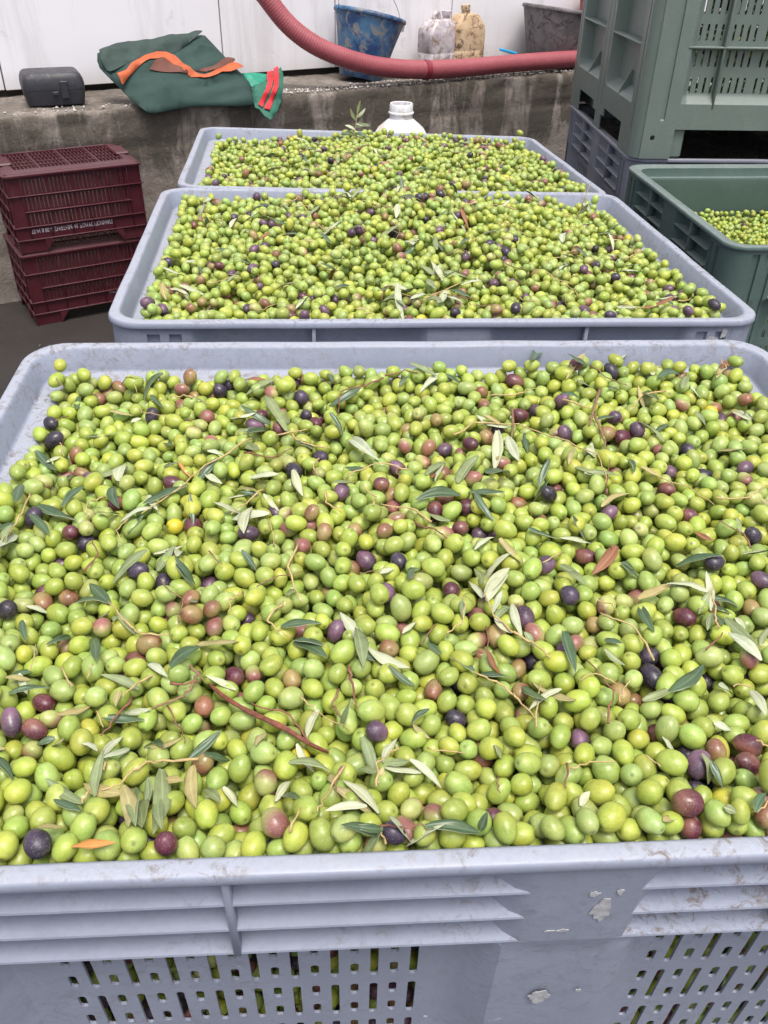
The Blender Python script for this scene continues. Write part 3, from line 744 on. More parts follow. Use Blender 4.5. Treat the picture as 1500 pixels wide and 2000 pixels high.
# visibility: splat ids
RW, RH = 768, 1024; S_ = RW / 1500
zb = np.full((RH, RW), 1e9); ib = np.full((RH, RW), -1, np.int64)
allW = np.concatenate([B['W'] for B in BINS]); allr = np.concatenate([(B['a'] + B['b'] * 2) / 3 for B in BINS])
pr = project(allW); start = np.cumsum([0] + [len(B['P']) for B in BINS])
for i in np.argsort(pr[:, 2]):
    x, y, zc = pr[i]; rr = allr[i] * F_PX / zc * S_; x *= S_; y *= S_
    x0, x1, y0, y1 = int(max(0, x - rr)), int(min(RW - 1, x + rr)) + 1, int(max(0, y - rr)), int(min(RH - 1, y + rr)) + 1
    if x0 >= x1 or y0 >= y1 or x < -rr or y < -rr or x > RW + rr or y > RH + rr: continue
    yy, xx = np.mgrid[y0:y1, x0:x1]; d2 = ((xx + .5 - x) ** 2 + (yy + .5 - y) ** 2) / rr ** 2
    zz_ = zc - allr[i] * np.sqrt((1 - d2).clip(0, 1)); k_ = (d2 < 1) & (zz_ < zb[y0:y1, x0:x1])
    zb[y0:y1, x0:x1][k_] = zz_[k_]; ib[y0:y1, x0:x1][k_] = i
vis = np.bincount(ib[ib >= 0], minlength=len(allW))

# kinds
frac = {'b1': (.006, .007, .013, .034, .024, .001), 'b2': (.022, .012, .026, .045, .030, .001), 'b3': (.022, .012, .026, .042, .028, .001)}
for bi, B in enumerate(BINS):
    n_ = len(B['P']); B['vis'] = vis[start[bi]:start[bi + 1]]; B['px'] = pr[start[bi]:start[bi + 1]]
    R = np.random.default_rng(40 + bi); u = R.random(n_); kd = np.full(n_, 'G'); c0 = 0; u = u / np.array([max(.15, 1 + 2.2 * noise.noise(Vector((p_[0] * 7, p_[1] * 7, 3.3 + bi)))) for p_ in B['P']])
    for k, f_ in zip('KPMBOY', frac[B['name']]): kd[(u >= c0) & (u < c0 + f_)] = k; c0 += f_
    B['kind'] = kd
SPECIAL = """57,1651,K 285,1645,K 337,1648,P 57,1427,P 10,1412,M 219,1323,P 258,1292,P 468,1325,P 480,1207,M 403,1397,O 350,1180,B 390,1172,O 322,1134,K 270,1117,K 190,1232,B 290,1245,O
25,1182,K 65,1185,O 657,1220,M 520,1552,B 568,1480,Y 740,1437,M 805,1563,B 578,1343,O 757,1268,O 890,1342,K 878,1418,K 975,1593,P 885,1170,P 927,1195,P 1155,1443,M 1247,1360,O 1290,1368,K
1257,1310,K 1292,1308,P 1378,1340,K 1290,1428,P 1343,1475,K 1458,1483,P 1395,1537,K 1422,1558,Y 1358,1612,P 1383,1473,O 1348,1203,P 1200,1188,B 1148,1235,O 1015,1295,O 1478,1135,M
787,1095,K 703,1080,M 575,1048,B 545,1010,M 665,965,M 575,920,K 620,887,K 470,1025,M 765,1003,P 738,950,P 905,990,P 910,1025,P 880,1040,B 928,1050,M 1080,970,K 868,888,M 915,855,P 1005,985,O
755,1040,O 1138,1073,P 1180,1003,M 1357,1008,P 1463,1040,K 1315,935,M 1375,932,K 1283,875,P 1347,877,K 1210,815,M 1240,822,M 240,990,P 175,1060,K 140,1055,P 180,1028,B 155,920,O 390,1018,P
335,948,P 100,820,K 95,880,K 305,812,K 450,755,K 422,755,K 583,762,K 610,812,K 540,840,P 1020,825,P 990,745,P 1290,950,P 80,940,B 520,820,P 415,805,P 840,985,P 1230,850,P 1440,915,M 1330,800,B
1460,965,B 1262,990,B 600,800,B 830,920,B 1463,930,B 1105,700,P 1200,715,K 780,880,B 370,748,O 190,768,O 1485,1290,B 60,1000,K"""
B = BINS[0]; used = set(); spec = {}
for s_ in SPECIAL.split():
    x, y, k = s_.split(','); x, y = float(x), float(y); d = np.hypot(B['px'][:, 0] - x, B['px'][:, 1] - y) - 0.12 * np.minimum(B['vis'], 150)
    for j in np.argsort(d)[:4]:
        if int(j) not in used: used.add(int(j)); B['kind'][j] = k; spec[int(j)] = k; break

# the 300 olives that show largest become objects
order = np.argsort(-B['vis'])[:300]; near300 = set(int(i) for i in order)
KN = {'K': 'near black', 'P': 'wine red', 'M': 'dusky purple', 'B': 'pink blushed green', 'O': 'brownish', 'Y': 'bright yellow', 'G': 'green'}
def cell(x, y):
    c = 'far left' if x < 300 else 'left of centre' if x < 600 else 'in the centre' if x < 900 else 'right of centre' if x < 1200 else 'far right'
    r = 'at the near rim' if y > 1585 else 'in the lower rows' if y > 1440 else 'in the lower heap' if y > 1290 else 'mid heap' if y > 1150 else 'in the upper heap'
    return r, c
lab = {}; sp_in = [i for i in near300 if B['kind'][i] != 'G']
cells = {}
for i in sp_in: cells.setdefault((B['kind'][i],) + cell(*B['px'][i][:2]), []).append(i)
short = {}
for key, ii in cells.items():
    ii.sort(key=lambda i: B['px'][i][0]); k, r, c = key
    for q, i in enumerate(ii):
        pre = '' if len(ii) == 1 else ('left hand ' if q == 0 else 'right hand ' if q == len(ii) - 1 else ('middle ' if len(ii) == 3 else ['', 'second ', 'third ', 'fourth ', 'fifth '][min(q, 4)]))
        short[i] = f"{pre}{KN[k]} olive"; lab[i] = f"{pre}{KN[k]} olive {r}, {c}"
ORD = ['first', 'second', 'third', 'fourth', 'fifth', 'sixth', 'seventh', 'eighth', 'ninth', 'tenth', 'eleventh', 'twelfth', 'thirteenth', 'fourteenth', 'fifteenth', 'sixteenth', 'seventeenth', 'eighteenth', 'nineteenth', 'twentieth']
ORD += ['twenty ' + w_ for w_ in ORD[:9]] + ['thirtieth'] + ['thirty ' + w_ for w_ in ORD[:9]] + ['fortieth'] + ['forty ' + w_ for w_ in ORD[:9]]
grn = [i for i in near300 if B['kind'][i] == 'G']
rowz = [i for i in grn if B['P'][i][1] < -sy + 0.024 + B['b'][i] + 0.004 and B['vis'][i] > 120][:48]
rowz.sort(key=lambda i: B['px'][i][0])
for q, i in enumerate(rowz):
    lab[i] = f"{ORD[q]} green olive from the left in the row touching the near rim"
taken = set(lab.values())
for i in grn:
    if i in lab: continue
    x, y = B['px'][i][:2]; best = None
    for j in sp_in:
        dx, dy = x - B['px'][j][0], y - B['px'][j][1]; d = math.hypot(dx, dy)
        if d < 78 and (best is None or d < best[0]): best = (d, j, dx, dy)
    if best:
        d, j, dx, dy = best; w_ = ('right of' if dx > 0 else 'left of') if abs(dx) > abs(dy) * 1.6 else ('below' if dy > 0 else 'above') if abs(dy) > abs(dx) * 1.6 else (('lower ' if dy > 0 else 'upper ') + ('right of' if dx > 0 else 'left of'))
        r, c = cell(*B['px'][j][:2]); r = r
        s_ = f"green olive {w_} the {short[j]} {r}, {c}"
        if s_ not in taken and len(s_.split()) <= 16: lab[i] = s_; taken.add(s_)
t0_ = time.time(); print('rowz', len(rowz))
for i in sorted(near300):
    Pw = B['W'][i]; Rm, _ = M2np(B['M']); axw = Rm @ B['ax'][i]
    V, C, Fc = olive_geo((22, 14), np.zeros((1, 3)), axw[None], B['a'][i:i + 1], B['b'][i:i + 1], B['kind'][i:i + 1], 1000 + i)
    o = add('olive', olive_mesh('olive', [(V, C, Fc)]), None, tuple(Pw))
    r, c = cell(*B['px'][i][:2])
    if i in lab:
        tag(o, lab[i], 'olive', 'single olives on top of the nearest heap')
    else:
        tag(o, f"plain green olive {r}, {c}, away from dark ones", 'olive', 'plain green olives, ' + r + ', ' + c)

HL = {'b1': 'heap of green and purple olives filling the nearest grey blue bin', 'b2': 'mound of olives rising above the rim of the middle bin', 'b3': 'heap of olives in the farthest bin of the row'}
for bi, Bb in enumerate(BINS):
    n_ = len(Bb['P']); msk = np.ones(n_, bool)
    if bi == 0: msk[list(near300)] = False
    topk = (14, 9) if bi == 0 else (10, 7); zt = Bb['P'][:, 2] - bilerp(Bb['P'][:, 0], Bb['P'][:, 1], sx, sy, (H1, H2, H3)[bi]) - BINH
    hi = msk & ((zt > -0.030) | (Bb['vis'] > 0)); lo = msk & ~hi
    parts = []
    for key, q in ((topk, hi), ((8, 5), lo)):
        parts.append(olive_geo(key, Bb['P'][q], Bb['ax'][q], Bb['a'][q], Bb['b'][q], Bb['kind'][q], 60 + bi))
    if bi == 0:   # olives pressed against the slotted front and side
        Pf, axf, af, bf = pack(0.50, 0.26, 1500, 21, insets=(0, 0, 0, 0), T=0.032, iters=50)
        Q = np.c_[Pf[:, 0], -sy + 0.051 - Pf[:, 2], Pf[:, 1] + 0.40]; A2 = np.c_[axf[:, 0], -axf[:, 2], axf[:, 1]]
        Q = Q[:]; kf = np.array(list(np.random.default_rng(2).choice(list('GGGGGGGGGGKPMOB'), len(Q))))
        k_ = Q[:, 2] < BINH - 0.15
        parts.append(olive_geo((8, 5), Q[k_], A2[k_], af[k_], bf[k_], kf[k_], 77))
    o = add('olive_heap', olive_mesh('olive_heap', parts)); o.matrix_world = Bb['M']
    tag(o, HL[Bb['name']], None, None, 'stuff')
kg = np.array(list(np.random.default_rng(3).choice(list('G' * 60 + 'MB'), len(Pg))))
o = add('olive_heap', olive_mesh('olive_heap', [olive_geo((8, 5), Pg, axg, ag * .93, bg_ * .93, kg, 91)])); o.matrix_world = G1
tag(o, 'bed of small green olives lying low inside the dark green bin', None, None, 'stuff')
Pt, axt, at_, bt = pack(0.56, 0.30, 1900, 23, insets=(0, 0, 0, 0), T=0.032, iters=40)
Q = np.c_[Pt[:, 0], -0.56 + 0.040 - Pt[:, 2], Pt[:, 1] + 0.44]; A2 = np.c_[axt[:, 0], -axt[:, 2], axt[:, 1]]
kt = np.array(list(np.random.default_rng(5).choice(list('GGGGGGGKKPM'), len(Q))))
o = add('olive_heap', olive_mesh('olive_heap', [olive_geo((8, 5), Q, A2, at_, bt, kt, 92)])); o.matrix_world = TB.matrix_world.copy()
tag(o, 'olives glimpsed through the slots of the tall green bin', None, None, 'stuff')

# ------------------------------------------------------------------ height maps for resting leaves and twigs
GS = 0.004
for Bb in BINS:
    nx, ny = int(2 * sx / GS) + 1, int(2 * sy / GS) + 1; Hm = np.full((ny, nx), BINH - 0.09)
    up = Bb['P'][:, 2] > np.median(Bb['P'][:, 2]) - 0.03
    for P_, r_ in zip(Bb['P'][up], (Bb['b'] * 1.05)[up]):
        x0, x1 = int((P_[0] - r_ + sx) / GS), int((P_[0] + r_ + sx) / GS) + 2; y0, y1 = int((P_[1] - r_ + sy) / GS), int((P_[1] + r_ + sy) / GS) + 2
        x0, y0 = max(0, x0), max(0, y0); x1, y1 = min(nx, x1), min(ny, y1)
        if x0 >= x1 or y0 >= y1: continue
        yy, xx = np.mgrid[y0:y1, x0:x1]; d2 = (xx * GS - sx - P_[0]) ** 2 + (yy * GS - sy - P_[1]) ** 2; k_ = d2 < r_ * r_
        hh = P_[2] + np.sqrt((r_ * r_ - d2).clip(0)); sub = Hm[y0:y1, x0:x1]; sub[k_] = np.maximum(sub[k_], hh[k_])
    Bb['H'] = Hm
    # crest envelope: local max then blur
    E = Hm.copy()
    for _ in range(2):
        E = np.maximum.reduce([E, np.roll(E, 1, 0), np.roll(E, -1, 0), np.roll(E, 1, 1), np.roll(E, -1, 1)])
    for _ in range(10): E = (E + np.roll(E, 1, 0) + np.roll(E, -1, 0) + np.roll(E, 1, 1) + np.roll(E, -1, 1)) / 5
    Bb['E'] = E
def hq(Bb, x, y, key='E'):
    Hm = Bb[key]; j = int(min(max((y + sy) / GS, 0), Hm.shape[0] - 1)); i = int(min(max((x + sx) / GS, 0), Hm.shape[1] - 1)); return Hm[j, i]
def pick(Bb, px, py):
    iv = Bb['inv']; o_ = iv[:3, :3] @ CAM + iv[:3, 3]; d = iv[:3, :3] @ ray(px, py); h = BINH
    for _ in range(12):
        q = o_ + d * (h - o_[2]) / d[2]; h = 0.5 * h + 0.5 * hq(Bb, q[0], q[1])
    return q
def leaf_geo(A, Bt, Bb, width, tone, lift0=0.0, lift1=0.0, droop=0.0, up=None):
    A, Bt = Vector(A), Vector(Bt); L = (Bt - A).length; n_ = 9; t_ = (Bt - A).normalized()
    upv = Vector((0, 0, 1)) if up is None else Vector(up)
    side = t_.cross(upv); side = side.normalized() if side.length > 1e-4 else Vector((1, 0, 0)); side = (side + upv * random.uniform(-.45, .45)).normalized(); nrm = side.cross(t_).normalized()
    bend = random.uniform(-.08, .08) * L; arch = random.uniform(-.04, .10) * L; V = []; Fc = []; fm = []; tw = random.uniform(-1.0, 1.0); curl = random.uniform(-.25, .5); wig = random.uniform(0, 6)
    cl = []
    for i in range(n_):
        s = i / (n_ - 1); c = A.lerp(Bt, s) + side * bend * math.sin(math.pi * s) + nrm * arch * math.sin(math.pi * s) + Vector((0, 0, 1)) * (lift0 * (1 - s) + lift1 * s - droop * s * s)
        w_ = width * 0.5 * (math.sin(math.pi * (0.04 + 0.96 * s) ** 0.85) ** 0.8 * 0.98 + 0.03)
        if i == n_ - 1: w_ = width * 0.02
        a_ = tw * (s - .5); sd_ = side * math.cos(a_) + nrm * math.sin(a_); nn = nrm * math.cos(a_) - side * math.sin(a_)
        for k, (sw, hh) in enumerate(((-1, .16 + curl), (-.5, .05 + curl * .3), (0, -.06), (.5, .05 + curl * .3), (1, .16 + curl))):
            V.append(c + sd_ * w_ * sw + nn * (hh * w_ + .12 * w_ * abs(sw) * math.sin(wig + i * 1.3 + sw)))
        cl.append(c)
    m_ = n_ * 5; th = 0.0005
    V += [v - nrm * th for v in V]
    for i in range(n_ - 1):
        for k in range(4):
            a = i * 5 + k; Fc.append((a, a + 1, a + 6, a + 5)); fm.append(0); Fc.append((m_ + a, m_ + a + 5, m_ + a + 6, m_ + a + 1)); fm.append(1)
        for k, s_ in ((0, 1), (4, -1)):
            a = i * 5 + k; Fc.append((a, a + 5, m_ + a + 5, m_ + a)[::s_]); fm.append(1)
    return V, Fc, fm
def leaf_mesh(name, V, Fc, mats, fm):
    me = mesh_from(name, V, Fc, mats, True, None, fm); a = me.attributes.new('mid', 'FLOAT', 'POINT')
    a.data.foreach_set('value', [1.0 if i % 5 == 2 else 0.0 for i in range(len(V))]); return me
def rest_line(Bb, a, b, loose=0.35):
    """heights of a stiff segment lying on the olives between local points a and b"""
    s = np.linspace(0, 1, 9); L_ = math.hypot(b[0] - a[0], b[1] - a[1]) + 1e-6; pxv, pyv = -(b[1] - a[1]) / L_ * .0045, (b[0] - a[0]) / L_ * .0045
    hx = np.array([max(hq(Bb, a[0] + (b[0] - a[0]) * k + w_ * pxv, a[1] + (b[1] - a[1]) * k + w_ * pyv, 'H') for w_ in (-1, 0, 1)) for k in s])
    A_ = np.c_[np.ones(9), s]; c = np.linalg.lstsq(A_, hx, rcond=None)[0]; res = hx - A_ @ c
    off = np.sort(res)[random.choice((-1, -1, -2, -3))] + 0.0006
    return c[0] + off, c[0] + c[1] + off
def leaf_on(Bb, a, b, tone, parent=None, width=None, name='olive_leaf', lifts=None, extra=0.0):
    a, b = np.array(a), np.array(b); L = np.linalg.norm((b - a)[:2]) 
    if lifts is None:
        z0, z1 = rest_line(Bb, a, b); z0 += extra * .4; z1 += extra; a = np.array([a[0], a[1], z0]); b = np.array([b[0], b[1], z1])
    else:
        a = np.array([a[0], a[1], hq(Bb, a[0], a[1]) + lifts[0]]); b = np.array([b[0], b[1], hq(Bb, b[0], b[1]) + lifts[1]])
    wdt = width or min(0.0165, max(0.0075, L * random.uniform(.20, .28)))
    V, Fc, fm = leaf_geo(a, b, Bb, wdt, tone)
    M = Bb['M']; V = [M @ v for v in V]; org = V[0].copy()
    if parent is None: V = [v - org for v in V]
    else: iv = parent.matrix_world.inverted(); V = [iv @ v for v in V]
    top, bot = TONES[tone]
    o = add(name, leaf_mesh(name, V, Fc, [top, bot], fm), parent, tuple(org) if parent is None else None)
    return o
def stem_on(Bb, pts, rad, mat, parent=None, name='twig', lift=0.002, wob=0.0015, n=6):
    P3 = []; lift = lift + 0.003
    for k in range(len(pts) - 1):
        m_ = 4
        for j in range(m_):
            s = j / m_; P3.append((np.array(pts[k]) * (1 - s) + np.array(pts[k + 1]) * s)[:2])
    P3.append(np.array(pts[-1])[:2])
    hx = np.array([hq(Bb, p_[0], p_[1]) for p_ in P3]); ker = np.array([hx[max(0, i - 2):i + 3].mean() for i in range(len(hx))])
    W3 = [Bb['M'] @ Vector((p_[0] + random.uniform(-wob, wob), p_[1] + random.uniform(-wob, wob), h_ + lift + random.uniform(-wob, wob))) for p_, h_ in zip(P3, ker)]
    org = W3[0].copy()
    if parent is None: W3 = [v - org for v in W3]
    else: iv = parent.matrix_world.inverted(); W3 = [iv @ v for v in W3]
    rr = [rad * (1 - 0.45 * i / (len(W3) - 1)) * random.uniform(.85, 1.2) for i in range(len(W3))]
    q = MB(); q.tube(W3, rr, n); me = q.mesh(name, mat, sharp=None)
    return add(name, me, parent, tuple(org) if parent is None else None), org

def parse(s, ox, oy, k):
    out = []
    for w_ in s.split():
        a = w_.split(','); out.append((ox + float(a[0]) * k, oy + float(a[1]) * k, ox + float(a[2]) * k, oy + float(a[3]) * k, a[4]))
    return out
def pp(s, ox, oy, k): return [(ox + float(a.split(',')[0]) * k, oy + float(a.split(',')[1]) * k) for a in s.split()]
A_, B_, C_, D_c, E_c = (0, 1100, 1 / 3), (500, 1100, 1 / 3), (1000, 1100, 1 / 3), (0, 640, 1 / 2), (750, 640, 1 / 2)
SPRIGS = [
 (A_, '790,420 700,320 640,250', '645,245,515,90,d 635,245,430,240,d 640,290,550,270,d 690,310,795,420,g 670,300,680,375,g', 'olive sprig with dark leaves and tan stem, lying left of the centre heap'),
 (A_, '620,1230 610,1130', '585,1165,482,1065,s 615,1160,730,1010,s 620,1180,755,1060,s 605,1140,560,1050,g', 'small sprig with three nearly white leaves at the lower left'),
 (A_, '1165,1170 960,1180 860,1200 770,1260 700,1330 590,1350', '720,1380,490,1290,y 725,1310,755,1555,y 775,1270,840,1570,g 770,1280,800,1560,g 945,1200,890,1560,g 930,1380,950,1570,g 1130,1190,1150,1435,y 950,1265,1080,1295,y 865,1250,850,1420,g', 'long drooping sprig with a curved stem above the near black olive'),
 (A_, '540,1360 480,1430', '480,1400,265,1255,g 470,1440,310,1380,d', 'two leaved sprig at the far left near the front rim'),
 (B_, '170,250 65,350 130,420 210,460', '145,385,385,340,d 215,450,405,490,d 220,460,420,560,d 180,200,240,140,g', 'sprig with three dark leaves on a bent brown stem, in the centre'),
 (B_, '710,1330 710,1210 745,1165 830,1110', '700,1210,605,950,g 745,1160,830,985,s 755,1190,985,1240,s 900,1180,1090,1290,s 760,1185,900,1150,g 700,1270,600,1200,g 710,1290,745,1215,y', 'pale star shaped sprig of silver leaves, lower centre of the heap'),
 (B_, '530,1220 460,1310 400,1400 360,1480', '720,1440,510,1280,s 650,1465,405,1480,s 460,1310,440,1220,y 460,1320,700,1440,y', 'sprig with two silver leaves below the yellow olive'),
 (B_, '750,1650 730,1590', '740,1600,500,1640,d 740,1590,600,1725,g 745,1580,560,1570,d 775,1630,920,1660,s 880,1655,1095,1645,s 985,1590,1310,1625,d', 'sprig drooping over the middle of the near rim'),
 (B_, '1500,430 1440,370 1380,320 1330,200', '1330,190,1240,90,s 1340,200,1490,10,s 1350,230,1480,60,s 1390,300,1440,180,s 1400,310,1495,420,s 1320,150,1280,10,g 1400,330,1500,230,g', 'large silvery sprig on a tan stem, right of the centre'),
 (B_, '1500,790 1400,720 1280,650', '1280,640,1135,560,d 1310,650,1490,690,d', 'sprig with two dark oval leaves beside a near black olive'),
 (C_, '1200,400 1180,330 1160,160', '1150,185,880,180,s 1165,175,1340,250,d 1180,215,1280,310,d 1150,200,1090,310,g 1180,290,1150,380,g 1190,300,1230,380,d', 'leafy sprig spreading leaves in all directions at the far right'),
 (D_c, '980,450 800,560 700,640 560,740', '770,580,860,510,d 730,620,560,700,d 800,560,870,620,s 560,740,490,800,d 600,700,470,770,s', 'long straight pale twig with narrow dark leaves, upper left heap'),
 (D_c, '130,670 90,740 60,800 10,840', '115,725,195,815,d 145,685,300,750,d 60,800,0,880,s 50,790,20,860,g 60,770,-30,800,d', 'sprig with bluish dark leaves at the left edge of the nearest bin'),
 (D_c, '1030,640 960,700 900,740', '985,680,885,665,s 940,715,835,710,s 1030,660,1090,695,s 980,710,955,830,s 1000,650,900,620,y 1010,640,940,645,d', 'rosette sprig of cream leaves in the upper centre of the heap'),
 (E_c, '270,440 350,390 520,400 680,450 830,510 870,600', '480,405,360,340,s 480,400,380,370,y 440,430,430,560,s 480,430,525,525,s 740,480,720,540,y 820,500,815,440,s 750,540,820,580,g 780,580,920,600,g', 'long brown branch with pale leaves lying across the upper right heap'),
]
LOOSE = parse('145,225,280,262,s 130,340,150,460,d 400,390,270,490,d 60,630,190,590,d 30,670,180,675,y 110,640,150,740,s 40,740,290,730,d 720,830,890,870,s 700,740,680,850,y 1000,640,1190,500,d 870,590,980,660,s 345,920,520,800,y 600,900,850,930,d 880,1080,1070,1030,y 1200,1140,1340,1100,d 1110,1140,1300,1000,d 400,1100,290,1065,y -40,1120,60,1240,d 240,1590,355,1530,y 1310,1320,1390,1420,s 310,990,210,1050,d 540,430,570,600,d 1035,10,1140,100,d 440,1715,700,1712,o 1120,200,1160,260,g', *A_)
LOOSE += parse('605,520,695,570,d 590,400,630,640,g 860,410,945,340,s 915,950,1015,880,d 1000,480,1090,530,d 900,120,960,20,d 725,50,810,30,s 240,1060,340,1190,s 110,1390,200,1230,s 150,1360,260,1390,d 1390,1080,1440,1130,g 1200,220,1215,320,g 1310,1590,1350,1490,d 920,950,1020,1010,y 60,1000,0,1100,y 1270,540,1330,520,b 1350,560,1440,640,b 500,960,560,880,g', *B_)
LOOSE += parse('730,250,940,130,y 1250,310,1440,490,g 1310,310,1370,400,s 290,10,420,170,g 0,240,60,430,s 70,430,130,500,g 540,460,640,510,d 540,520,670,580,g 295,430,370,650,d 750,250,830,420,d 925,765,1105,640,d 60,725,220,850,d 1180,940,1290,970,s 1390,760,1480,910,s 1180,780,1310,750,s 410,1400,460,1330,s 1100,1150,1170,1250,g 1160,1170,1250,1290,d 880,1020,970,1050,s 640,20,740,40,d 1470,450,1510,380,g 1400,1500,1480,1360,d 1230,1450,1300,1500,g 870,1540,980,1510,y', *C_)
LOOSE += parse('980,590,1095,600,s 460,600,495,520,s 700,535,745,580,o 340,440,460,410,d 1120,420,1035,265,g 970,440,1040,385,d 810,480,880,500,s 510,365,550,340,s 590,270,640,310,d 305,240,300,320,d 860,150,920,170,y 1290,370,1340,430,d 1370,430,1480,530,s 600,880,720,850,s 695,920,725,870,s 690,930,750,1000,d 945,880,1000,930,d 180,520,240,520,s 140,490,220,550,d 390,750,465,710,y 1130,370,1110,310,g 1280,180,1300,220,d 560,210,640,185,d 430,330,520,340,y 270,600,300,560,d 900,380,1000,350,s 1160,460,1230,480,d 980,140,1010,190,s 640,540,700,520,d 440,620,460,680,d 1350,560,1420,540,d 760,300,820,290,y', *D_c)
LOOSE += parse('570,170,575,115,d 900,140,930,110,s 1050,190,1030,120,s 1060,320,1030,230,d 1065,215,1160,170,d 1160,250,1190,190,g 100,165,210,195,g 60,240,100,190,d 240,175,310,190,d 300,650,120,690,d 390,610,490,570,d 330,635,470,665,d 350,660,430,750,d 290,600,370,510,g 160,580,240,530,g 585,650,640,620,d 850,700,965,640,y 560,800,680,830,d 355,870,430,820,s 450,840,545,920,y 400,950,500,890,s 690,920,770,1000,g 730,770,790,825,d 1220,790,1280,840,b 1000,560,1080,590,y 1300,480,1410,500,y 1360,320,1430,380,s 1400,350,1460,345,d 1410,870,1500,900,s 920,940,1000,960,d 1380,740,1400,790,g 1200,220,1240,270,s 690,270,770,270,d 830,360,900,350,d 640,560,600,640,d 220,170,140,250,s 1110,380,1060,400,d 1210,340,1250,400,g 870,260,930,250,d 760,180,800,230,g 1100,100,1160,110,b 1310,160,1430,170,b 1020,300,990,240,y', *E_c)
TWIGS = [(A_, '780,820 690,930 600,1040', .0013, 'r'), (A_, '1170,660 1140,740 1060,820 890,890', .0018, 'b'), (A_, '900,670 800,740 720,800', .0012, 't'), (A_, '190,660 220,510', .0007, 't'), (A_, '430,760 365,620', .0011, 't'), (A_, '520,700 545,610', .0009, 't'), (A_, '570,890 610,985', .0009, 't'), (A_, '1000,740 1170,735', .0014, 'r'), (A_, '1120,620 1200,730', .0018, 'b'), (A_, '980,850 1060,1000 1100,1080', .0009, 'r'),
 (B_, '545,630 560,700 590,840', .0016, 'r'), (B_, '1010,1110 1100,1130 1230,1140', .0008, 't'), (B_, '200,1620 270,1450', .0011, 't'), (B_, '1050,370 960,490', .0009, 'r'), (B_, '1350,400 1350,560', .0010, 'r'), (B_, '260,790 310,850 400,930 540,1000', .0008, 't'), (B_, '720,1560 840,1575 1000,1560', .0009, 'r'), (B_, '1410,1290 1420,1370', .0008, 'b'), (B_, '0,150 130,100 270,80', .0009, 'b'), (B_, '600,90 720,60', .0008, 'b'), (B_, '500,1220 470,1320 480,1390', .0012, 'b'),
 (C_, '620,830 650,760 690,700', .0010, 't'), (C_, '135,980 160,710', .0010, 't'), (C_, '0,790 60,860 130,930', .0011, 't'), (C_, '340,1230 450,1190 600,1185', .0009, 't'), (C_, '320,1200 315,1330', .0013, 'r'), (C_, '490,240 560,260 620,330', .0008, 't'), (C_, '1130,530 1230,440', .0011, 'r'), (C_, '0,420 120,500 230,570', .0014, 't'), (C_, '1290,740 1400,760', .0009, 't'), (C_, '1430,1500 1500,1400', .0010, 't'), (C_, '780,1160 870,1220', .0009, 't'), (C_, '1420,1060 1500,1110', .0012, 't'),
 (D_c, '1100,175 1250,140 1430,60', .0016, 'b'), (D_c, '120,365 200,372 270,370', .0013, 'b'), (D_c, '390,165 460,205 540,220', .0010, 'b'), (D_c, '210,200 260,270', .0010, 'b'), (D_c, '1500,205 1400,250 1330,260 1320,350', .0014, 'r'), (D_c, '1050,760 1080,880', .0008, 't'), (D_c, '520,200 540,280', .0010, 't'), (D_c, '950,500 1060,520 1140,490', .0011, 'r'), (D_c, '820,890 870,950', .0010, 'b'), (D_c, '240,460 250,520', .0009, 't'), (D_c, '1080,430 1200,410', .0013, 't'),
 (E_c, '840,250 800,390', .0026, 'b'), (E_c, '820,360 850,430 870,480', .0020, 'b'), (E_c, '410,60 270,90 160,130', .0016, 'b'), (E_c, '800,150 870,210 950,245', .0012, 'b'), (E_c, '120,770 180,800 240,840', .0014, 'r'), (E_c, '500,330 500,440', .0026, 'b'), (E_c, '700,290 800,330', .0018, 't'), (E_c, '0,205 80,180 140,190', .0014, 'r'), (E_c, '1070,600 1180,640 1280,720', .0008, 't'), (E_c, '740,130 760,100', .0016, 'r'), (E_c, '1120,130 1210,140', .0010, 'b'), (E_c, '1290,130 1380,135 1450,190', .0010, 'b'), (E_c, '860,640 880,540', .0010, 'r'), (E_c, '880,860 890,880', .0010, 'b'), (E_c, '690,905 620,930', .0010, 't')]
TW = {'b': M_twig, 't': M_twig_tan, 'r': M_twig_red}; TWN = {'b': 'brown', 't': 'tan', 'r': 'reddish'}
def sprig(Bb, stem, leaves, label, tonerad=0.0013, cat='sprig', width=None, extra=0.0):
    P = [pick(Bb, *q) for q in stem]; base = Bb['M'] @ Vector(P[0])
    root = thing('olive_sprig', label, cat, Matrix.Translation(base), 'olive sprigs lying on the heaps')
    bpy.context.view_layer.update()
    stem_on(Bb, P, tonerad, M_twig_tan, root, 'stem', lift=0.004)
    for x0, y0, x1, y1, tn in leaves:
        a, b = pick(Bb, x0, y0), pick(Bb, x1, y1)
        leaf_on(Bb, a, b, tn, root, name='leaf', width=width, extra=extra)
    return root
B = BINS[0]
for fr, st, lv, lb in SPRIGS: sprig(B, pp(st, *fr), parse(lv, *fr), lb)
cnt_ = {}
def near_place(x, y):
    best = None
    for j in sp_in:
        d = math.hypot(x - B['px'][j][0], y - B['px'][j][1])
        if d < 90 and (best is None or d < best[0]): best = (d, j)
    return best
usedlab = set()
def uniq(base, x, y, grp):
    nb = near_place(x, y); r, c = cell(x, y)
    if nb:
        s_ = f"{base} beside the {short[nb[1]]} {r}, {c}"
        if len(s_.split()) <= 16 and s_ not in usedlab: usedlab.add(s_); return s_, grp
    s_ = f"{base} {r}, {c}"
    if s_ not in usedlab: usedlab.add(s_); return s_, grp
    dx = 'pointing left' if x < 0 else ''
    return s_, grp + ', ' + r + ', ' + c
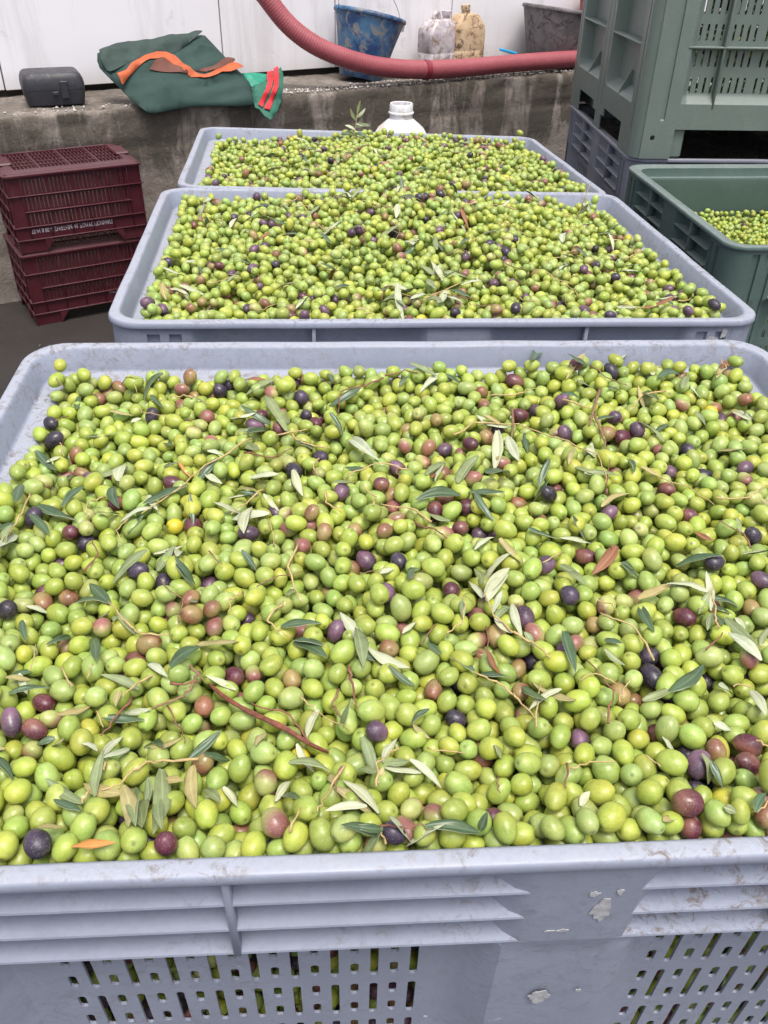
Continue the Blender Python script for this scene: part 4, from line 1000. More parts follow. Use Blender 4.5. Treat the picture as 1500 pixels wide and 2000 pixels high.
for x0, y0, x1, y1, tn in LOOSE:
    if x0 < -20 or x1 > 1520: continue
    o = leaf_on(B, pick(B, x0, y0), pick(B, x1, y1), tn)
    ang = abs(math.degrees(math.atan2(y1 - y0, x1 - x0))); ang = min(ang, 180 - ang); L = math.hypot(x1 - x0, y1 - y0)
    ds = ('flat lying' if ang < 30 else 'upright' if ang > 60 else 'slanting'); sz = 'long' if L > 60 else 'short' if L < 38 else 'mid sized'
    lb, gp = uniq(f"{sz} {ds} {TONE_NAME[tn]} leaf", (x0 + x1) / 2, (y0 + y1) / 2, 'loose leaves on the nearest heap'); tag(o, lb, 'leaf', gp)
for fr, st, rad, cl in TWIGS:
    q = pp(st, *fr); o, _ = stem_on(B, [pick(B, *c_) for c_ in q], rad, TW[cl], lift=0.004)
    L = math.hypot(q[0][0] - q[-1][0], q[0][1] - q[-1][1])
    lb, gp = uniq(f"{'long' if L > 70 else 'short'} {'thick' if rad > .0015 else 'thin'} {TWN[cl]} twig", q[1][0], q[1][1], 'twigs on the nearest heap'); tag(o, lb, 'twig', gp)
# strip of bark
q = [pick(B, *c_) for c_ in ((408, 1342), (470, 1388), (560, 1432), (642, 1476))]
W3 = [B['M'] @ Vector((v[0], v[1], hq(B, v[0], v[1]) + 0.005)) for v in catmull([tuple(v) for v in q], 5)]
k = MB(); rings = []
for i, v in enumerate(W3):
    t_ = (W3[min(i + 1, len(W3) - 1)] - W3[max(i - 1, 0)]).normalized(); s_ = t_.cross(Vector((0, 0, 1))).normalized(); w_ = 0.0032 * (1 + .35 * noise.noise(v * 70)) * (1 - abs(i / (len(W3) - 1) * 2 - 1) ** 3 * .7)
    rings.append([tuple(v - s_ * w_ + Vector((0, 0, .0012))), tuple(v - Vector((0, 0, .001))), tuple(v + s_ * w_ + Vector((0, 0, .0022))), tuple(v + s_ * w_ * .9 + Vector((0, 0, .0005))), tuple(v - Vector((0, 0, .0028))), tuple(v - s_ * w_ * .9)])
k.loft(rings, cap=True); org = Vector(rings[0][0]); k.v = [tuple(Vector(v) - org) for v in k.v]; o = k.build('bark_strip', simple('bark_red_brown', (.17, .055, .03), .7, .6, 160, 0, .6, .002)); o.location = org
tag(o, 'reddish brown strip of bark lying above the yellow olive', 'bark')

# leaves on the middle and far heaps
def scatter(Bb, n_, seed, grp, place):
    R = random.Random(seed); tones = 'dddggsssyyb'; k = 0; tries = 0; cnt = {}
    made = []
    while k < n_ and tries < 4000:
        tries += 1; x, y = R.uniform(-.53, .53), R.uniform(-.40, .39); q = Bb['M'] @ Vector((x, y, hq(Bb, x, y))); px = project(np.array(q))[0]
        if not (0 < px[0] < 1500): continue
        a_ = R.uniform(0, math.tau); L = R.uniform(.028, .058); x2, y2 = x + L * math.cos(a_), y + L * math.sin(a_)
        if abs(x2) > .54 or abs(y2) > .40: continue
        tn = R.choice(tones); o = leaf_on(Bb, (x, y, 0), (x2, y2, 0), tn); k += 1; made.append((o, tn, L, px))
    for o, tn, L, px in made:
        h = 'left' if px[0] < 520 else 'right' if px[0] > 980 else 'middle'
        v = 'back' if y > 0.1 else 'front'; yl = (Bb['inv'] @ np.array([*o.location, 1]))[1]; v = 'back' if yl > .13 else 'front' if yl < -.13 else 'centre'
        key = (tn, h, v, L > .043)
        tag(o, f"{'long' if L > .043 else 'short'} {TONE_NAME[tn]} leaf on the {h} {v} of the {place}", 'leaf', f"{'long' if L > .043 else 'short'} {TONE_NAME[tn]} leaves on the {h} {v} of the {place}")
scatter(BINS[0], 48, 4, '', 'nearest heap')
scatter(BINS[1], 92, 5, 'loose leaves on the middle heap', 'middle heap')
scatter(BINS[2], 42, 6, 'loose leaves on the far heap', 'far heap')
def twigs(Bb, n_, seed, place):
    R = random.Random(seed)
    for k in range(n_):
        x, y = R.uniform(-.5, .5), R.uniform(-.38, .38); a_ = R.uniform(0, math.tau); L = R.uniform(.03, .09); cl = R.choice('btrt')
        pts = [(x, y), (x + L * .5 * math.cos(a_), y + L * .5 * math.sin(a_)), (x + L * math.cos(a_ + .4), y + L * math.sin(a_ + .4))]
        if any(abs(p_[0]) > .53 or abs(p_[1]) > .4 for p_ in pts): continue
        o, _ = stem_on(Bb, pts, R.uniform(.0009, .0016), TW[cl], lift=.003)
        h = 'left' if x < -.17 else 'right' if x > .17 else 'middle'; v = 'back' if y > .13 else 'front' if y < -.13 else 'centre'
        tag(o, f"thin {TWN[cl]} twig on the {h} {v} of the {place}", 'twig', f"thin {TWN[cl]} twigs on the {h} {v} of the {place}")
twigs(BINS[0], 30, 12, 'nearest heap'); twigs(BINS[1], 46, 8, 'middle heap'); twigs(BINS[2], 22, 9, 'far heap')
sprig(BINS[1], [(900, 560), (830, 590), (775, 580)], [(900, 565, 955, 560, 's'), (880, 570, 920, 590, 'd'), (860, 580, 905, 600, 's'), (840, 585, 800, 600, 's'), (830, 590, 862, 612, 'g'), (800, 585, 760, 560, 's'), (780, 585, 745, 590, 'g'), (775, 580, 790, 625, 's'), (850, 575, 835, 550, 'g'), (820, 585, 780, 560, 'y'), (760, 590, 790, 628, 'g'), (870, 570, 850, 600, 's')], 'bushy silver leaved sprig near the front rim of the middle bin', width=.0135, extra=.007)
sprig(BINS[1], [(860, 555), (850, 520)], [(862, 560, 858, 515, 's'), (850, 540, 820, 515, 'g'), (855, 545, 895, 550, 'd'), (850, 540, 835, 505, 's')], 'small sprig standing up in the centre of the middle heap')
def upright_sprig(Bb, px, py, h, leaves, label, lean=(0, 0)):
    P = pick(Bb, px, py); base = Bb['M'] @ Vector(P); root = thing('olive_sprig', label, 'sprig', Matrix.Translation(base), 'olive sprigs lying on the heaps')
    q = MB(); pts = [Vector((lean[0] * s * h, lean[1] * s * h, s * h - .01)) for s in (0, .3, .6, 1)]; q.tube(pts, [.0018, .0015, .0012, .0007], 6); q.build('stem', M_twig_tan, root, sharp=None)
    for s, dx, dy, dz, tn in leaves:
        a = Vector((lean[0] * s * h, lean[1] * s * h, s * h - .01)); b = a + Vector((dx, dy, dz)); V, Fc, fm = leaf_geo(a, b, Bb, b.copy().length * 0 + 0.011, tn, up=(0, -.8, .4)); top, bot = TONES[tn]
        add('leaf', leaf_mesh('leaf', V, Fc, [top, bot], fm), root)
    return root
upright_sprig(BINS[2], 690, 272, .10, [(.4, -.035, 0, .015, 's'), (.5, .045, 0, .01, 'g'), (.7, -.02, 0, .04, 'g'), (.8, .03, 0, .03, 's'), (.3, .05, -.01, -.012, 'd'), (.95, .01, 0, .04, 'g'), (.35, -.05, 0, -.01, 'd'), (.6, .05, 0, -.005, 's'), (.2, -.03, -.02, .02, 'g')], 'leafy sprig sticking up at the back of the far heap', (.15, 0))
upright_sprig(BINS[1], 1125, 425, .095, [(.5, .025, 0, -.03, 's'), (.2, .02, -.01, .03, 'g')], 'thin twig with one hanging leaf, back right of the middle heap', (.25, 0))
upright_sprig(BINS[1], 402, 435, .085, [(.3, .01, 0, -.03, 'd'), (.6, -.012, 0, -.03, 's'), (.7, .02, 0, .008, 's')], 'upright sprig at the back left corner of the middle bin', (0, 0))

def stained(name, c1, c2, c3, s1=9, r=.5):
    m, t, p = nodes(name); co = coords(t); n1 = tex(t, co, s1, 6, .7, .5); n2 = tex(t, co, s1 * 2.2, 6, .75, .8)
    c = mix(t, ramp(t, n1, [(.42, 0.0), (.58, 1.0)]), c1, c2); c = mix(t, ramp(t, n2, [(.50, 0.0), (.60, 1.0)]), c, c3)
    t.links.new(c, p.inputs['Base Color']); p.inputs['Roughness'].default_value = r; bump(t, p, n2, .3, .003); return m
# ------------------------------------------------------------------ red crates
def crate(mw, label, texts):
    W, D, H = 0.50, 0.37, 0.29; root = thing('red_crate', label, 'crate', mw, 'dark red crates stacked upside down')
    def face(L, rz, off, ins):
        e = L / 2 - 0.03; us = set(); holes = []
        nb = 12 if L > .4 else 9; rows = ((0.215, 0.262), (0.155, 0.199), (0.098, 0.140)); p_ = 0.0145; x = -L / 2 + 0.065; k = 0
        while x < L / 2 - 0.07:
            for (z0, z1) in rows: sw_ = 0.0040 if rz in (0, 270) else 0.0022; holes.append((x, x + sw_, z0 - (0 if z0 < .2 else .004), z1))
            us |= {round(x, 5), round(x + sw_, 5)}; x += p_; k += 1
            if k % 6 == 0: x += .004
        holes += [(-L / 2 + .10, L / 2 - .10, -1, .046)]
        us |= {-L / 2 + .10, L / 2 - .10, -L / 2 + .08, L / 2 - .08, -L / 2 + .02, L / 2 - .02, -L / 2 + .004, L / 2 - .004}; us = sorted(us)
        zs = sorted({0.0, 0.02, .046, .094, .098, .140, .155, .199, .211, .215, .262, .285})
        hh = np.array(holes)
        def solid(u, z): return not bool(np.any((hh[:, 0] < u) & (u < hh[:, 1]) & (hh[:, 2] < z) & (z < hh[:, 3])))
        def depth(u, z): return 0.008 + 0.0 * u
        V, Fc = grid_wall(us, zs, solid, depth, 0.003)
        a = add('side_panel', mesh_from('side_panel', V, Fc, [M_red], True, 30), root); a.matrix_local = Matrix.Rotation(math.radians(rz), 4, 'Z') @ Matrix.Translation((0, -off, 0))
        for z, x0, x1 in ((.206, -L / 2 + .002, L / 2 - .002), (.148, -L / 2 + .05, L / 2 - .05), (.094, -L / 2 + .002, L / 2 - .002), (.047, -L / 2 + .002, L / 2 - .002)):
            q = MB(); q.box(x0, x1, 0.0, 0.0085, z - .002, z + .002, bev=.0007); q.build('rib', M_red, a, sharp=50)
        n_ = 6 if L > .4 else 4
        for k in range(n_):
            x = -L / 2 + .055 + (L - .11) * k / (n_ - 1); q = MB(); q.box(x - .0015, x + .0015, .002, .0085, .049, .28, bev=.0005); q.build('upright', M_red, a, sharp=50)
        # slanted foot cheeks
        for s in (-1, 1):
            q = MB(); x = s * (L / 2 - .10); q.add([(x, .001, .046), (x - s * .035, .001, .046), (x, .001, .0), (x, .011, .046), (x - s * .035, .011, .046), (x, .011, .0)], [(0, 1, 2), (3, 5, 4), (0, 3, 4, 1), (1, 4, 5, 2), (2, 5, 3, 0)]); q.build('foot_cheek', M_red, a, smooth=False)
        return a
    fr = face(W, 0, D / 2, 0); face(D, 90, W / 2, 0); face(W, 180, D / 2, 0); face(D, 270, W / 2, 0)
    for x, y, s, al in texts:
        cu = bpy.data.curves.new('printed_text', 'FONT'); cu.body = s; cu.size = al; cu.extrude = 0.0002; cu.align_x = 'LEFT'; cu.materials.append(M_print); cu.space_character = .93
        tmp = bpy.data.objects.new('tmp', cu); COL.objects.link(tmp); bpy.context.view_layer.update(); tme = bpy.data.meshes.new_from_object(tmp.evaluated_get(bpy.context.evaluated_depsgraph_get())); bpy.data.objects.remove(tmp)
        if not len(tme.vertices): continue
        o = bpy.data.objects.new('printed_text', tme); COL.objects.link(o); o.parent = fr; o.location = (x, 0.0072, y); o.rotation_euler = (math.radians(90), math.radians(180), 0)
        o.scale = (0.74, 1.0, 1)
    # the bottom, now on top: frame with lattice
    q = MB(); q.loft([rrect(W / 2 - i, D / 2 - i, .02, z) for i, z in ((.004, .272), (-.004, .274), (-.004, .280), (.002, .283), (.030, .290), (.046, .290), (.050, .284), (.05, .278), (.01, .272))]); q.build('bottom_frame', M_red, root)
    k = 0
    for x in np.linspace(-W / 2 + .05, W / 2 - .05, 30):
        q = MB(); q.box(x - .0022, x + .0022, -D / 2 + .048, D / 2 - .048, .281, .2855); q.build('lattice_bar', M_red, root, smooth=False)
    for y in np.linspace(-D / 2 + .05, D / 2 - .05, 6):
        q = MB(); q.box(-W / 2 + .048, W / 2 - .048, y - .0028, y + .0028, .2815, .2885); q.build('lattice_bar', M_red, root, smooth=False)
    for x in (-.11, 0, .11):
        q = MB(); q.box(x - .003, x + .003, -D / 2 + .048, D / 2 - .048, .2818, .289); q.build('lattice_bar', M_red, root, smooth=False)
    # raised hump at the middle of the short edges and dipped front corners
    for s in (-1, 1):
        q = MB(); q.box(s * (W / 2 - .03) - .028, s * (W / 2 - .03) + .028, -.06, .06, .287, .297, bev=.005); q.build('stacking_lug', M_red, root)
    return root
M_print = stained('white_print', (.62, .60, .64), (.50, .47, .52), (.14, .05, .06), 90, .6)
cy = math.atan2(WD[1], WD[0])
def crate_m(nl, z, yaw): 
    dx = Vector((math.cos(yaw), math.sin(yaw))); dy = Vector((-dx.y, dx.x)); c = Vector(nl) + dx * .25 + dy * .185; return mat_at(c.x, c.y, yaw, z)
crate(crate_m((-1.395, 3.172), 0.0, cy + .01), 'lower dark red crate standing on the asphalt, faint white print', [(0.19, 0.084, 'ΑΜΟΙΡΗΣ', .022), (0.215, 0.063, '', .01), (0.10, 0.088, 'ΚΟΡΥΦΑΣΙ', .012)])
crate(crate_m((-1.392, 3.168), 0.291, cy - .012), 'upper dark red crate with a line of white lettering', [(0.112, 0.084, 'ΠΑΝΝΟΠΟΥΛΟΣ ΔΗΜΗΤΡΗΣ 6-38 & H-37', .0225)])

# ------------------------------------------------------------------ things on the ledge
def wall_pt(px, py, off): return on_plane(px, py, WC + WN * off, WN)
IMW = MW.inverted()
def wl(px, py, off): return IMW @ Vector(wall_pt(px, py, off))      # (along, off, z)
# black case
a0 = wl(60, 208, 0.13); a1 = wl(178, 205, 0.13)
cm = MW @ Matrix.Translation(((a0.x + a1.x) / 2, 0.235, LZ + .003)) @ Matrix.Rotation(-.12, 4, 'Z') @ Matrix.Diagonal((1, 1, .92, 1))
cs = thing('tool_case', 'dusty black plastic tool case with rounded edges on the ledge', 'tool case', cm)
hwc = (a1.x - a0.x) / 2
def case_rings(zs_): return [[(x, y, z) for x, y, z in rrect(hwc * s, 0.10 * s, .03 * s, z, 5)] for s, z in zs_]
q = MB(); q.loft(case_rings(((.86, 0), (.93, .006), (1.0, .05), (1.0, .066))), cap=True); q.build('lower_shell', M_case, cs)
q = MB(); q.loft(case_rings(((1.01, .0665), (1.01, .085), (.985, .105), (.93, .120), (.86, .1275), (.7, .129))), cap=True); q.build('lid', M_case, cs)
q = MB(); q.box(hwc * .18, hwc * .44, -.108, -.098, .03, .10, bev=.003); q.build('latch', M_case, cs)
q = MB(); q.box(-hwc * .1, hwc * .1, -.107, -.099, .045, .06, bev=.002); q.build('handle', M_case, cs)

# buckets
def bucket(mw, label, mat, r0, r1, h, rimt=.008, bail=True, tagm=None):
    root = thing('bucket', label, 'bucket', mw)
    q = MB(); q.lathe([(0.001, .004), (r0 * .97, .004), (r0, .010), (r0 * .995, .0), (r0 + .002, .002), (r0 + (r1 - r0) * .5, h * .5), (r1, h - .012)], 40)
    q.lathe([(r1 - .004, h - .012), (r0 - .002, .012), (0.001, .012)], 40); q.build('shell', mat, root, sharp=60)
    q = MB(); q.lathe([(r1 - .004, h - .014), (r1 + rimt, h - .014), (r1 + rimt + .002, h - .008), (r1 + rimt, h), (r1 + .002, h + .003), (r1 - .004, h), (r1 - .004, h - .014)], 40); q.build('rim', mat, root, sharp=60)
    if bail:
        for s in (-1, 1): q = MB(); q.tube([(s * (r1 + .004), 0, h - .03), (s * (r1 + .016), 0, h - .018), (s * (r1 + .006), 0, h + .004)], .005, 8); q.build('lug', mat, root)
        q = MB(); pts = [((r1 + .008) * math.cos(a), -.35 * (r1 + .01) * math.sin(a) * -1, h - .008 + .15 * math.sin(a)) for a in np.linspace(0, math.pi, 25)]; q.tube(pts, .0022, 6); q.build('bail', M_wire, root)
    return root
M_wire = simple('steel_wire', (0.30, 0.29, 0.28), .45, .3, 80, .8)
M_blue = stained('blue_bucket_plastic', (.012, .045, .14), (.05, .14, .26), (.20, .20, .19))
M_gbuck = stained('cement_grey_rubber', (.13, .12, .125), (.20, .18, .185), (.075, .068, .066), 11, .8)
M_rbuck = stained('red_bucket_plastic', (.30, .02, .03), (.36, .035, .045), (.2, .03, .03))
def place_on(px, py, off, z=LZ): 
    v = wl(px, py, off); return v
def bucket_at(px_l, px_r, py, off, tilt, yaw=0):
    a, b = wl(px_l, py, off), wl(px_r, py, off); return (a.x + b.x) / 2, (b.x - a.x)
xc, wd = bucket_at(652, 775, 35, .26, 0)
bm = MW @ Matrix.Translation((xc - .045, .235, LZ + .006)) @ Matrix.Rotation(.23, 4, 'Y') @ Matrix.Rotation(-.05, 4, 'X')
bk = bucket(bm, 'stained blue bucket tilted against the white wall, behind the hose', M_blue, .100, wd / 2 - .006, .275, bail=True)
q = MB(); q.box(.055, .085, -.158, -.1545, .225, .262, bev=.001); t_ = q.build('paper_tag', simple('white_tag', (.7, .7, .72), .6, .1), bk); t_.matrix_local = Matrix.Rotation(.55, 4, 'Z') @ Matrix.Translation((.0, .012, .005))
xc, wd = bucket_at(1015, 1130, 25, .26, 0)
bm = MW @ Matrix.Translation((xc + .005, .22, LZ + .006)) @ Matrix.Rotation(.13, 4, 'Y')
bucket(bm, 'cement grey builders bucket behind the hose, beside the green bin', M_gbuck, .125, wd / 2 - .004, .262, bail=False, rimt=.006)
xc, _ = bucket_at(1120, 1250, 25, .26, 0)
bucket(MW @ Matrix.Translation((xc - .005, .26, LZ + .006)) @ Matrix.Rotation(.05, 4, 'Y'), 'red bucket mostly hidden behind the tall green bin', M_rbuck, .12, .165, .30, bail=False)
# blue strip
q = MB(); q.box(-.055, .055, -.008, .008, 0, .012, bev=.003); bs = q.build('brush_handle', simple('cyan_plastic', (.02, .35, .70), .4, .1))
v = wl(992, 103, .20); bs.matrix_world = MW @ Matrix.Translation((v.x, .20, v.z)) @ Matrix.Rotation(.22, 4, 'Y'); tag(bs, 'bright cyan plastic handle poking up behind the hose', 'handle')

# jerrycans
M_can1 = stained('cloudy_plastic', (.55, .50, .52), (.36, .31, .34), (.24, .18, .14), 12)
M_can2 = stained('stained_cream_plastic', (.58, .44, .29), (.46, .31, .18), (.14, .085, .05), 10)
def jerry(px_l, px_r, py_t, off, mat, label, hx, flip=1):
    a, b = wl(px_l, 100, off), wl(px_r, 100, off); tz = wl((px_l + px_r) / 2, py_t, off).z; w_ = (b.x - a.x) / 2; h = tz - LZ
    root = thing('jerrycan', label, 'jerrycan', MW @ Matrix.Translation(((a.x + b.x) / 2, off + .06, LZ + .004)) @ Matrix.Rotation(.1 * flip, 4, 'Z'), 'jerrycans against the white wall')
    d = .065; q = MB(); q.loft([rrect(w_ * s, d * s2, .022, z, 5) for s, s2, z in ((.92, .92, 0), (1, 1, .01), (1.0, 1.0, h * .30), (.985, .985, h * .31), (1, 1, h * .325), (1, 1, h * .62), (.97, .97, h * .70), (.62, .7, h * .86), (.5, .55, h * .875))], cap=True); q.build('body', mat, root)
    q = MB(); q.lathe([(.019, h * .85), (.019, h * .93), (.024, h * .93), (.024, h * 1.0), (.021, h * 1.01), (.001, h * 1.01)], 24, Matrix.Translation((hx * w_, 0, 0))); q.build('neck', mat, root)
    q = MB(); q.tube(catmull([(-hx * w_ * .1, 0, h * .86), (-hx * w_ * .25, 0, h * .985), (-hx * w_ * .8, 0, h * .93), (-hx * w_ * 1.02, 0, h * .74), (-hx * w_ * .98, 0, h * .6)], 5), .011, 10); q.build('handle', mat, root)
    return root
jerry(838, 899, 26, .27, M_can1, 'cloudy grey jerrycan, left of the pair beyond the hose', .45)
jerry(893, 947, 14, .25, M_can2, 'brown stained cream jerrycan, right of the pair beyond the hose', -.1, -1)

# hose
pxs = [(470, -70), (515, -12), (560, 45), (610, 85), (670, 112), (740, 130), (820, 136), (900, 133), (1000, 124), (1080, 118), (1145, 114), (1230, 110)]
offs = [.20, .16, .12, .07, .035, .02, .02, .025, .03, .04, .05, .06]
raw = [MW.inverted() @ Vector(wall_pt(x, y, o_)) for (x, y), o_ in zip(pxs, offs)]
raw = [Vector((v.x, v.y, max(v.z, LZ + .047))) for v in raw]
cl = catmull(raw, 30); R0 = .040
# resample evenly
seg = [0]; 
for i in range(1, len(cl)): seg.append(seg[-1] + (cl[i] - cl[i - 1]).length)
tot = seg[-1]; nn = int(tot / .0028); pts = []; j = 0
for i in range(nn):
    s = tot * i / (nn - 1)
    while j < len(seg) - 2 and seg[j + 1] < s: j += 1
    f_ = (s - seg[j]) / max(1e-9, seg[j + 1] - seg[j]); pts.append(cl[j].lerp(cl[j + 1], min(1, f_)))
org = pts[0].copy()
k = MB(); k.tube([v - org for v in pts], [R0 * (1 + .012 * math.sin(i * .021)) + .0007 * math.cos(2 * math.pi * i / 4) for i in range(nn)], 22)
hm = thing('suction_hose', 'thick ribbed pinkish red suction hose lying along the ledge', 'hose', MW @ Matrix.Translation(org))
m, t, p = nodes('red_hose_rubber'); co = coords(t); n1 = tex(t, co, 12, 4); n2 = tex(t, co, 90, 4)
c = mix(t, n1, (.24, .045, .058), (.34, .085, .10)); c = mix(t, ramp(t, n2, [(.55, 0.0), (.75, .5)]), c, (.18, .05, .05)); t.links.new(c, p.inputs['Base Color']); p.inputs['Roughness'].default_value = .55; bump(t, p, n2, .3, .002); M_hose = m
k.build('tube', M_hose, hm, sharp=None)
i0 = min(range(nn), key=lambda i: abs(project(np.array(MW @ pts[i]))[0][0] - 832)); k = MB(); k.tube([pts[i] - org for i in range(i0 - 5, i0 + 6)], R0 + .0028, 22); k.build('band', simple('dark_red_tape', (.20, .02, .035), .5, .2), hm)

# plastic drum behind the far bin
bt_ = at_z(784, 252, 0.62 + .01); zt_top = None
dpos = on_plane(784, 203, (0, 3.72, 0), np.array([0, 1.0, 0]))
dr = thing('white_drum', 'white plastic bottle with a wide screw neck, behind the far bin', 'bottle', Matrix.Translation((dpos[0], 3.72, 0)))
zn = dpos[2]; sc_ = F_PX / np.dot(dpos - CAM, CF); rn = 41 / 2 / sc_; 
M_drum = stained('white_drum_plastic', (.70, .69, .70), (.74, .73, .74), (.55, .50, .45), 8, .4)
q = MB(); q.lathe([(.001, 0), (.150, 0), (.165, .012), (.165, zn - .19), (.160, zn - .175), (.150, zn - .155), (rn * 2.55, zn - .112), (rn * 2.2, zn - .088), (rn * 1.12, zn - .052)], 40); q.build('body', M_drum, dr)
q = MB(); q.lathe([(rn * 1.10, zn - .060), (rn * 1.10, zn - .036), (rn * 1.22, zn - .034), (rn * 1.22, zn - .029), (rn * 1.12, zn - .027), (rn * 1.12, zn - .003), (rn * 1.06, zn + .003), (rn * .92, zn + .002), (rn * .9, zn - .07)], 40); q.build('neck', M_drum, dr)

# net bag
m, t, p = nodes('green_net'); co = coords(t); br1 = N(t, 'ShaderNodeTexWave', Scale=130.0, bands_direction='X'); br2 = N(t, 'ShaderNodeTexWave', Scale=130.0, bands_direction='Z')
t.links.new(co, br1.inputs['Vector']); t.links.new(co, br2.inputs['Vector']); wv = math_(t, 'MULTIPLY', br1.outputs['Fac'], br2.outputs['Fac']); n1 = tex(t, co, 7, 5, .6)
c = mix(t, n1, (.006, .022, .020), (.016, .043, .037)); c = mix(t, math_(t, 'MULTIPLY', wv, .5), c, (.05, .13, .10)); t.links.new(c, p.inputs['Base Color']); p.inputs['Roughness'].default_value = .75; bump(t, p, wv, .5, .001); M_net = m
M_orange = simple('orange_net', (.42, .085, .025), .7, .25, 25); M_orange2 = simple('dull_orange_net', (.13, .045, .03), .75, .2, 25); M_teal = simple('teal_net', (.01, .22, .14), .6, .35, 40); M_rednet = simple('red_net', (.55, .02, .03), .7, .25, 40); M_dgreen = simple('green_net_cuff', (.015, .11, .07), .7, .35, 40)
# inclined plane: from ledge front edge up to the white wall
PA = np.array(MW @ Vector((0.6, -0.045, LZ - .01))); PB = np.array(MW @ Vector((0.6, WOFF - .02, LZ + .42))); up_ = PB - PA; nrm_ = np.cross(WD, up_); nrm_ /= np.linalg.norm(nrm_)
if nrm_[2] < 0: nrm_ = -nrm_
net = thing('net_bag', 'dark green net sack with orange stripe draped over the ledge', 'net sack', MW @ Matrix.Translation((.7, .1, LZ)))
INET = net.matrix_world.inverted()
def poly_sheet(name, outline, mat, bulge=.02, lift=0.0, parent=net, step=7, folds=1.0, th=.004, seed=0):
    ol = [Vector(p_) for p_ in outline]; dens = []
    for i in range(len(ol)):
        a, b = ol[i], ol[(i + 1) % len(ol)]; k_ = max(1, int((b - a).length / step)); dens += [a.lerp(b, j / k_) for j in range(k_)]
    def inside(x, y):
        c = False; n_ = len(ol)
        for i in range(n_):
            a, b = ol[i], ol[(i + 1) % n_]
            if (a.y > y) != (b.y > y) and x < (b.x - a.x) * (y - a.y) / (b.y - a.y) + a.x: c = not c
        return c
    def dist(x, y):
        d = 1e9
        for i in range(len(ol)):
            a, b = ol[i], ol[(i + 1) % len(ol)]; ab = b - a; t_ = max(0, min(1, ((x - a.x) * ab.x + (y - a.y) * ab.y) / max(1e-9, ab.length_squared))); d = min(d, math.hypot(x - a.x - ab.x * t_, y - a.y - ab.y * t_))
        return d
    xs_ = [p_.x for p_ in ol]; ys_ = [p_.y for p_ in ol]; pts = list(dens); y = min(ys_)
    while y < max(ys_):
        x = min(xs_)
        while x < max(xs_):
            if inside(x, y) and dist(x, y) > step * .6: pts.append(Vector((x + random.uniform(-1, 1), y + random.uniform(-1, 1))))
            x += step
        y += step
    ed = [(i, (i + 1) % len(dens)) for i in range(len(dens))]
    vv, _, ff, *_r = delaunay_2d_cdt(pts, ed, [], 1, 1e-4)
    V = []; nf = []
    for v_ in vv:
        P_ = on_plane(v_.x, v_.y, PA, nrm_); d = dist(v_.x, v_.y); s = 1 - math.exp(-d / 14)
        fo = folds * (.024 * noise.noise(Vector((v_.x * .016 + v_.y * .03, v_.y * .05, 0))) + .010 * noise.noise(Vector((v_.x * .05, v_.y * .09, 4)))) 
        off = lift + bulge * s + fo * (s if lift < .015 else 1.0)
        V.append(P_ + nrm_ * off); nf.append(P_ + nrm_ * (off - th - bulge * s * .9))
    n_ = len(V); V = [INET @ Vector(v_) for v_ in V + nf]; Fc = [tuple(f) for f in ff] + [tuple(n_ + i for i in f[::-1]) for f in ff]
    from collections import Counter
    ec = Counter()
    for f in ff:
        for i in range(len(f)): ec[tuple(sorted((f[i], f[(i + 1) % len(f)])))] += 1
    for f in ff:
        for i in range(len(f)):
            a, b = f[i], f[(i + 1) % len(f)]
            if ec[tuple(sorted((a, b)))] == 1: Fc.append((a, a + n_, b + n_, b))
    me = mesh_from(name, V, Fc, [mat], True, 60)
    import bmesh
    bm_ = bmesh.new(); bm_.from_mesh(me); bmesh.ops.recalc_face_normals(bm_, faces=bm_.faces); bm_.to_mesh(me); bm_.free()
    return add(name, me, parent)
def smooth_px(pts, n=5): return [(v.x, v.y) for v in catmull([(x, y, 0) for x, y in pts] , n)]
poly_sheet('net_body', [(190, 104), (215, 95), (240, 88), (300, 81), (350, 74), (392, 68), (400, 69), (420, 90), (450, 122), (468, 140), (488, 160), (496, 185), (500, 203), (470, 207), (420, 206), (380, 207), (340, 213), (303, 221), (288, 219), (262, 200), (238, 175), (212, 150), (195, 132), (190, 118)], M_net, .03)
M_sheer = simple('sheer_net', (.026, .047, .040), .8, .3, 30)
poly_sheet('sheer_layer', smooth_px([(193, 106), (215, 97), (240, 90), (300, 83), (350, 76), (392, 70), (380, 84), (350, 106), (326, 112), (300, 112), (270, 124), (240, 138), (215, 146), (197, 130)], 3), M_sheer, .004, .030, step=6, th=.002, seed=1)
poly_sheet('orange_stripe', smooth_px([(226, 160), (245, 150), (268, 128), (296, 112), (322, 110), (340, 120), (362, 138), (384, 152), (404, 156), (420, 147), (452, 132), (472, 144), (455, 152), (430, 156), (405, 164), (380, 160), (356, 148), (330, 130), (300, 128), (275, 140), (255, 158), (238, 176)], 3), M_orange, .004, .034, step=5, th=.002, seed=3)
poly_sheet('orange_fold', smooth_px([(300, 132), (318, 126), (350, 142), (372, 152), (350, 152), (320, 150), (290, 148)], 3), M_orange2, .004, .035, step=5, th=.002, seed=5)
poly_sheet('orange_fold', smooth_px([(380, 148), (410, 142), (440, 126), (456, 130), (425, 144), (400, 152)], 3), M_orange2, .004, .035, step=5, th=.002, seed=5)
poly_sheet('teal_net', [(474, 143), (500, 143), (526, 146), (524, 166), (506, 178), (492, 170), (478, 156)], M_teal, .012, .002, step=5)
poly_sheet('net_cuff', [(494, 168), (516, 160), (522, 148), (538, 140), (548, 133), (553, 148), (552, 175), (548, 200), (541, 218), (528, 236), (516, 228), (506, 215), (498, 212), (492, 190)], M_dgreen, .02, .006, step=5)
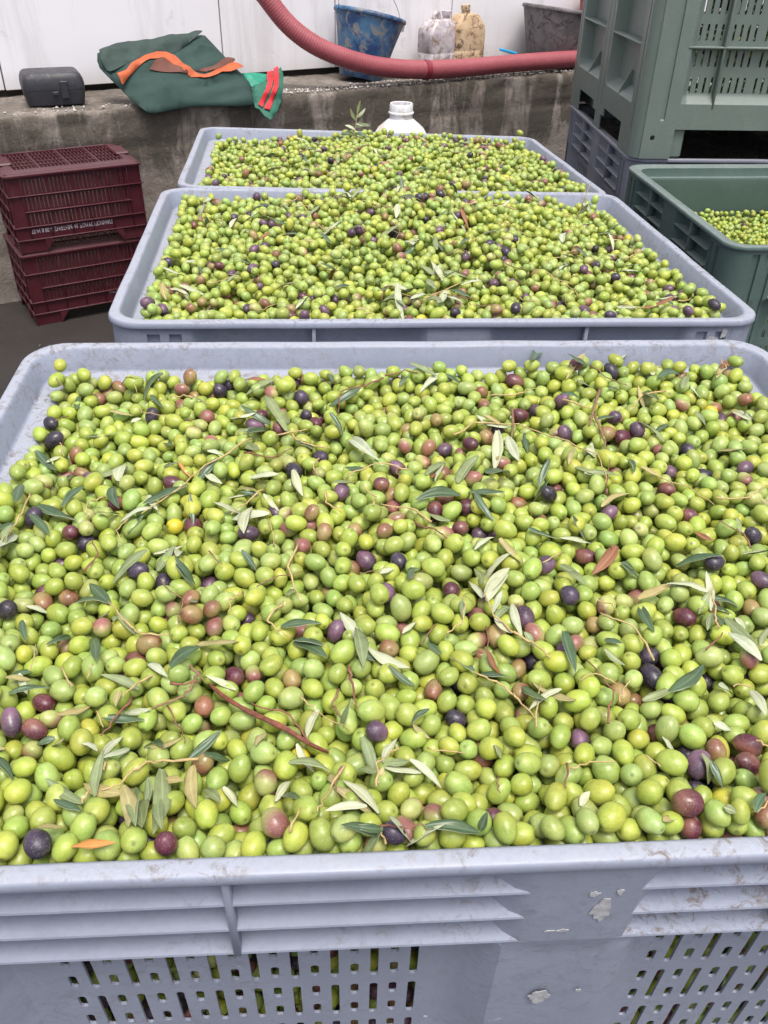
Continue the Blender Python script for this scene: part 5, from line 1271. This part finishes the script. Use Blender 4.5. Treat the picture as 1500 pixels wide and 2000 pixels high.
poly_sheet('red_band', [(519, 148), (529, 143), (531, 160), (528, 178), (518, 200), (511, 214), (503, 208), (515, 188), (520, 168)], M_rednet, .004, .028, step=4, th=.002, folds=1.0)
poly_sheet('red_band', [(532, 141), (540, 137), (543, 155), (541, 178), (532, 202), (524, 223), (514, 216), (525, 196), (532, 174)], M_rednet, .004, .028, step=4, th=.002, folds=1.0)

# sheet of cardboard between the bins, litter on the ground
q = MB(); q.box(-.12, .12, -.045, .045, 0, .003); o = q.build('cardboard', simple('pale_card', (.55, .53, .54), .8, .1)); o.matrix_world = Matrix.Translation((-.10, 1.335, .735)) @ Matrix.Rotation(.12, 4, 'Z') @ Matrix.Rotation(.10, 4, 'X')
tag(o, 'pale sheet of card wedged between the near and middle bins', 'card')
q = MB(); R = random.Random(3)
for k in range(90):
    x, y = R.uniform(-1.9, -.5), R.uniform(1.2, 3.3); s = R.uniform(.003, .012); a_ = R.uniform(0, 6.28); M_ = Matrix.Translation((x, y, .003)) @ Matrix.Rotation(a_, 4, 'Z'); q.box(-s, s, -s * R.uniform(.15, .6), s * .3, 0, s * .15, M_)
tag(q.build('litter', simple('pale_litter', (.13, .11, .09), .8, .6), smooth=False), 'small crumbs and leaf litter strewn on the asphalt', None, None, 'stuff')
print('objects', len(sc.objects), 'greens labelled', len([i for i in grn if i in lab]), len(grn), 'vis near min', B['vis'][order].min())

byl = {}
for o in sc.objects:
    if o.parent is None and o.get('label') and o.get('category') in ('leaf', 'twig'): byl.setdefault(o['label'], []).append(o)
for lb, oo in byl.items():
    if 2 <= len(oo) <= 4:
        oo.sort(key=lambda o: project(np.array(o.location))[0][0])
        wd_ = ['', '', ('left one of two', 'right one of two'), ('leftmost of three', 'middle of three', 'rightmost of three'), ('leftmost of four', 'second of four from left', 'third of four from left', 'rightmost of four')][len(oo)]
        for o, w_ in zip(oo, wd_):
            nl_ = (lb + ', ' + w_) if len((lb + ' ' + w_).split()) <= 16 else (lb.split(' in the ')[0] + ', ' + w_ + ' ' + lb.split(', ')[-1])
            if len(nl_.split()) <= 16: o['label'] = nl_
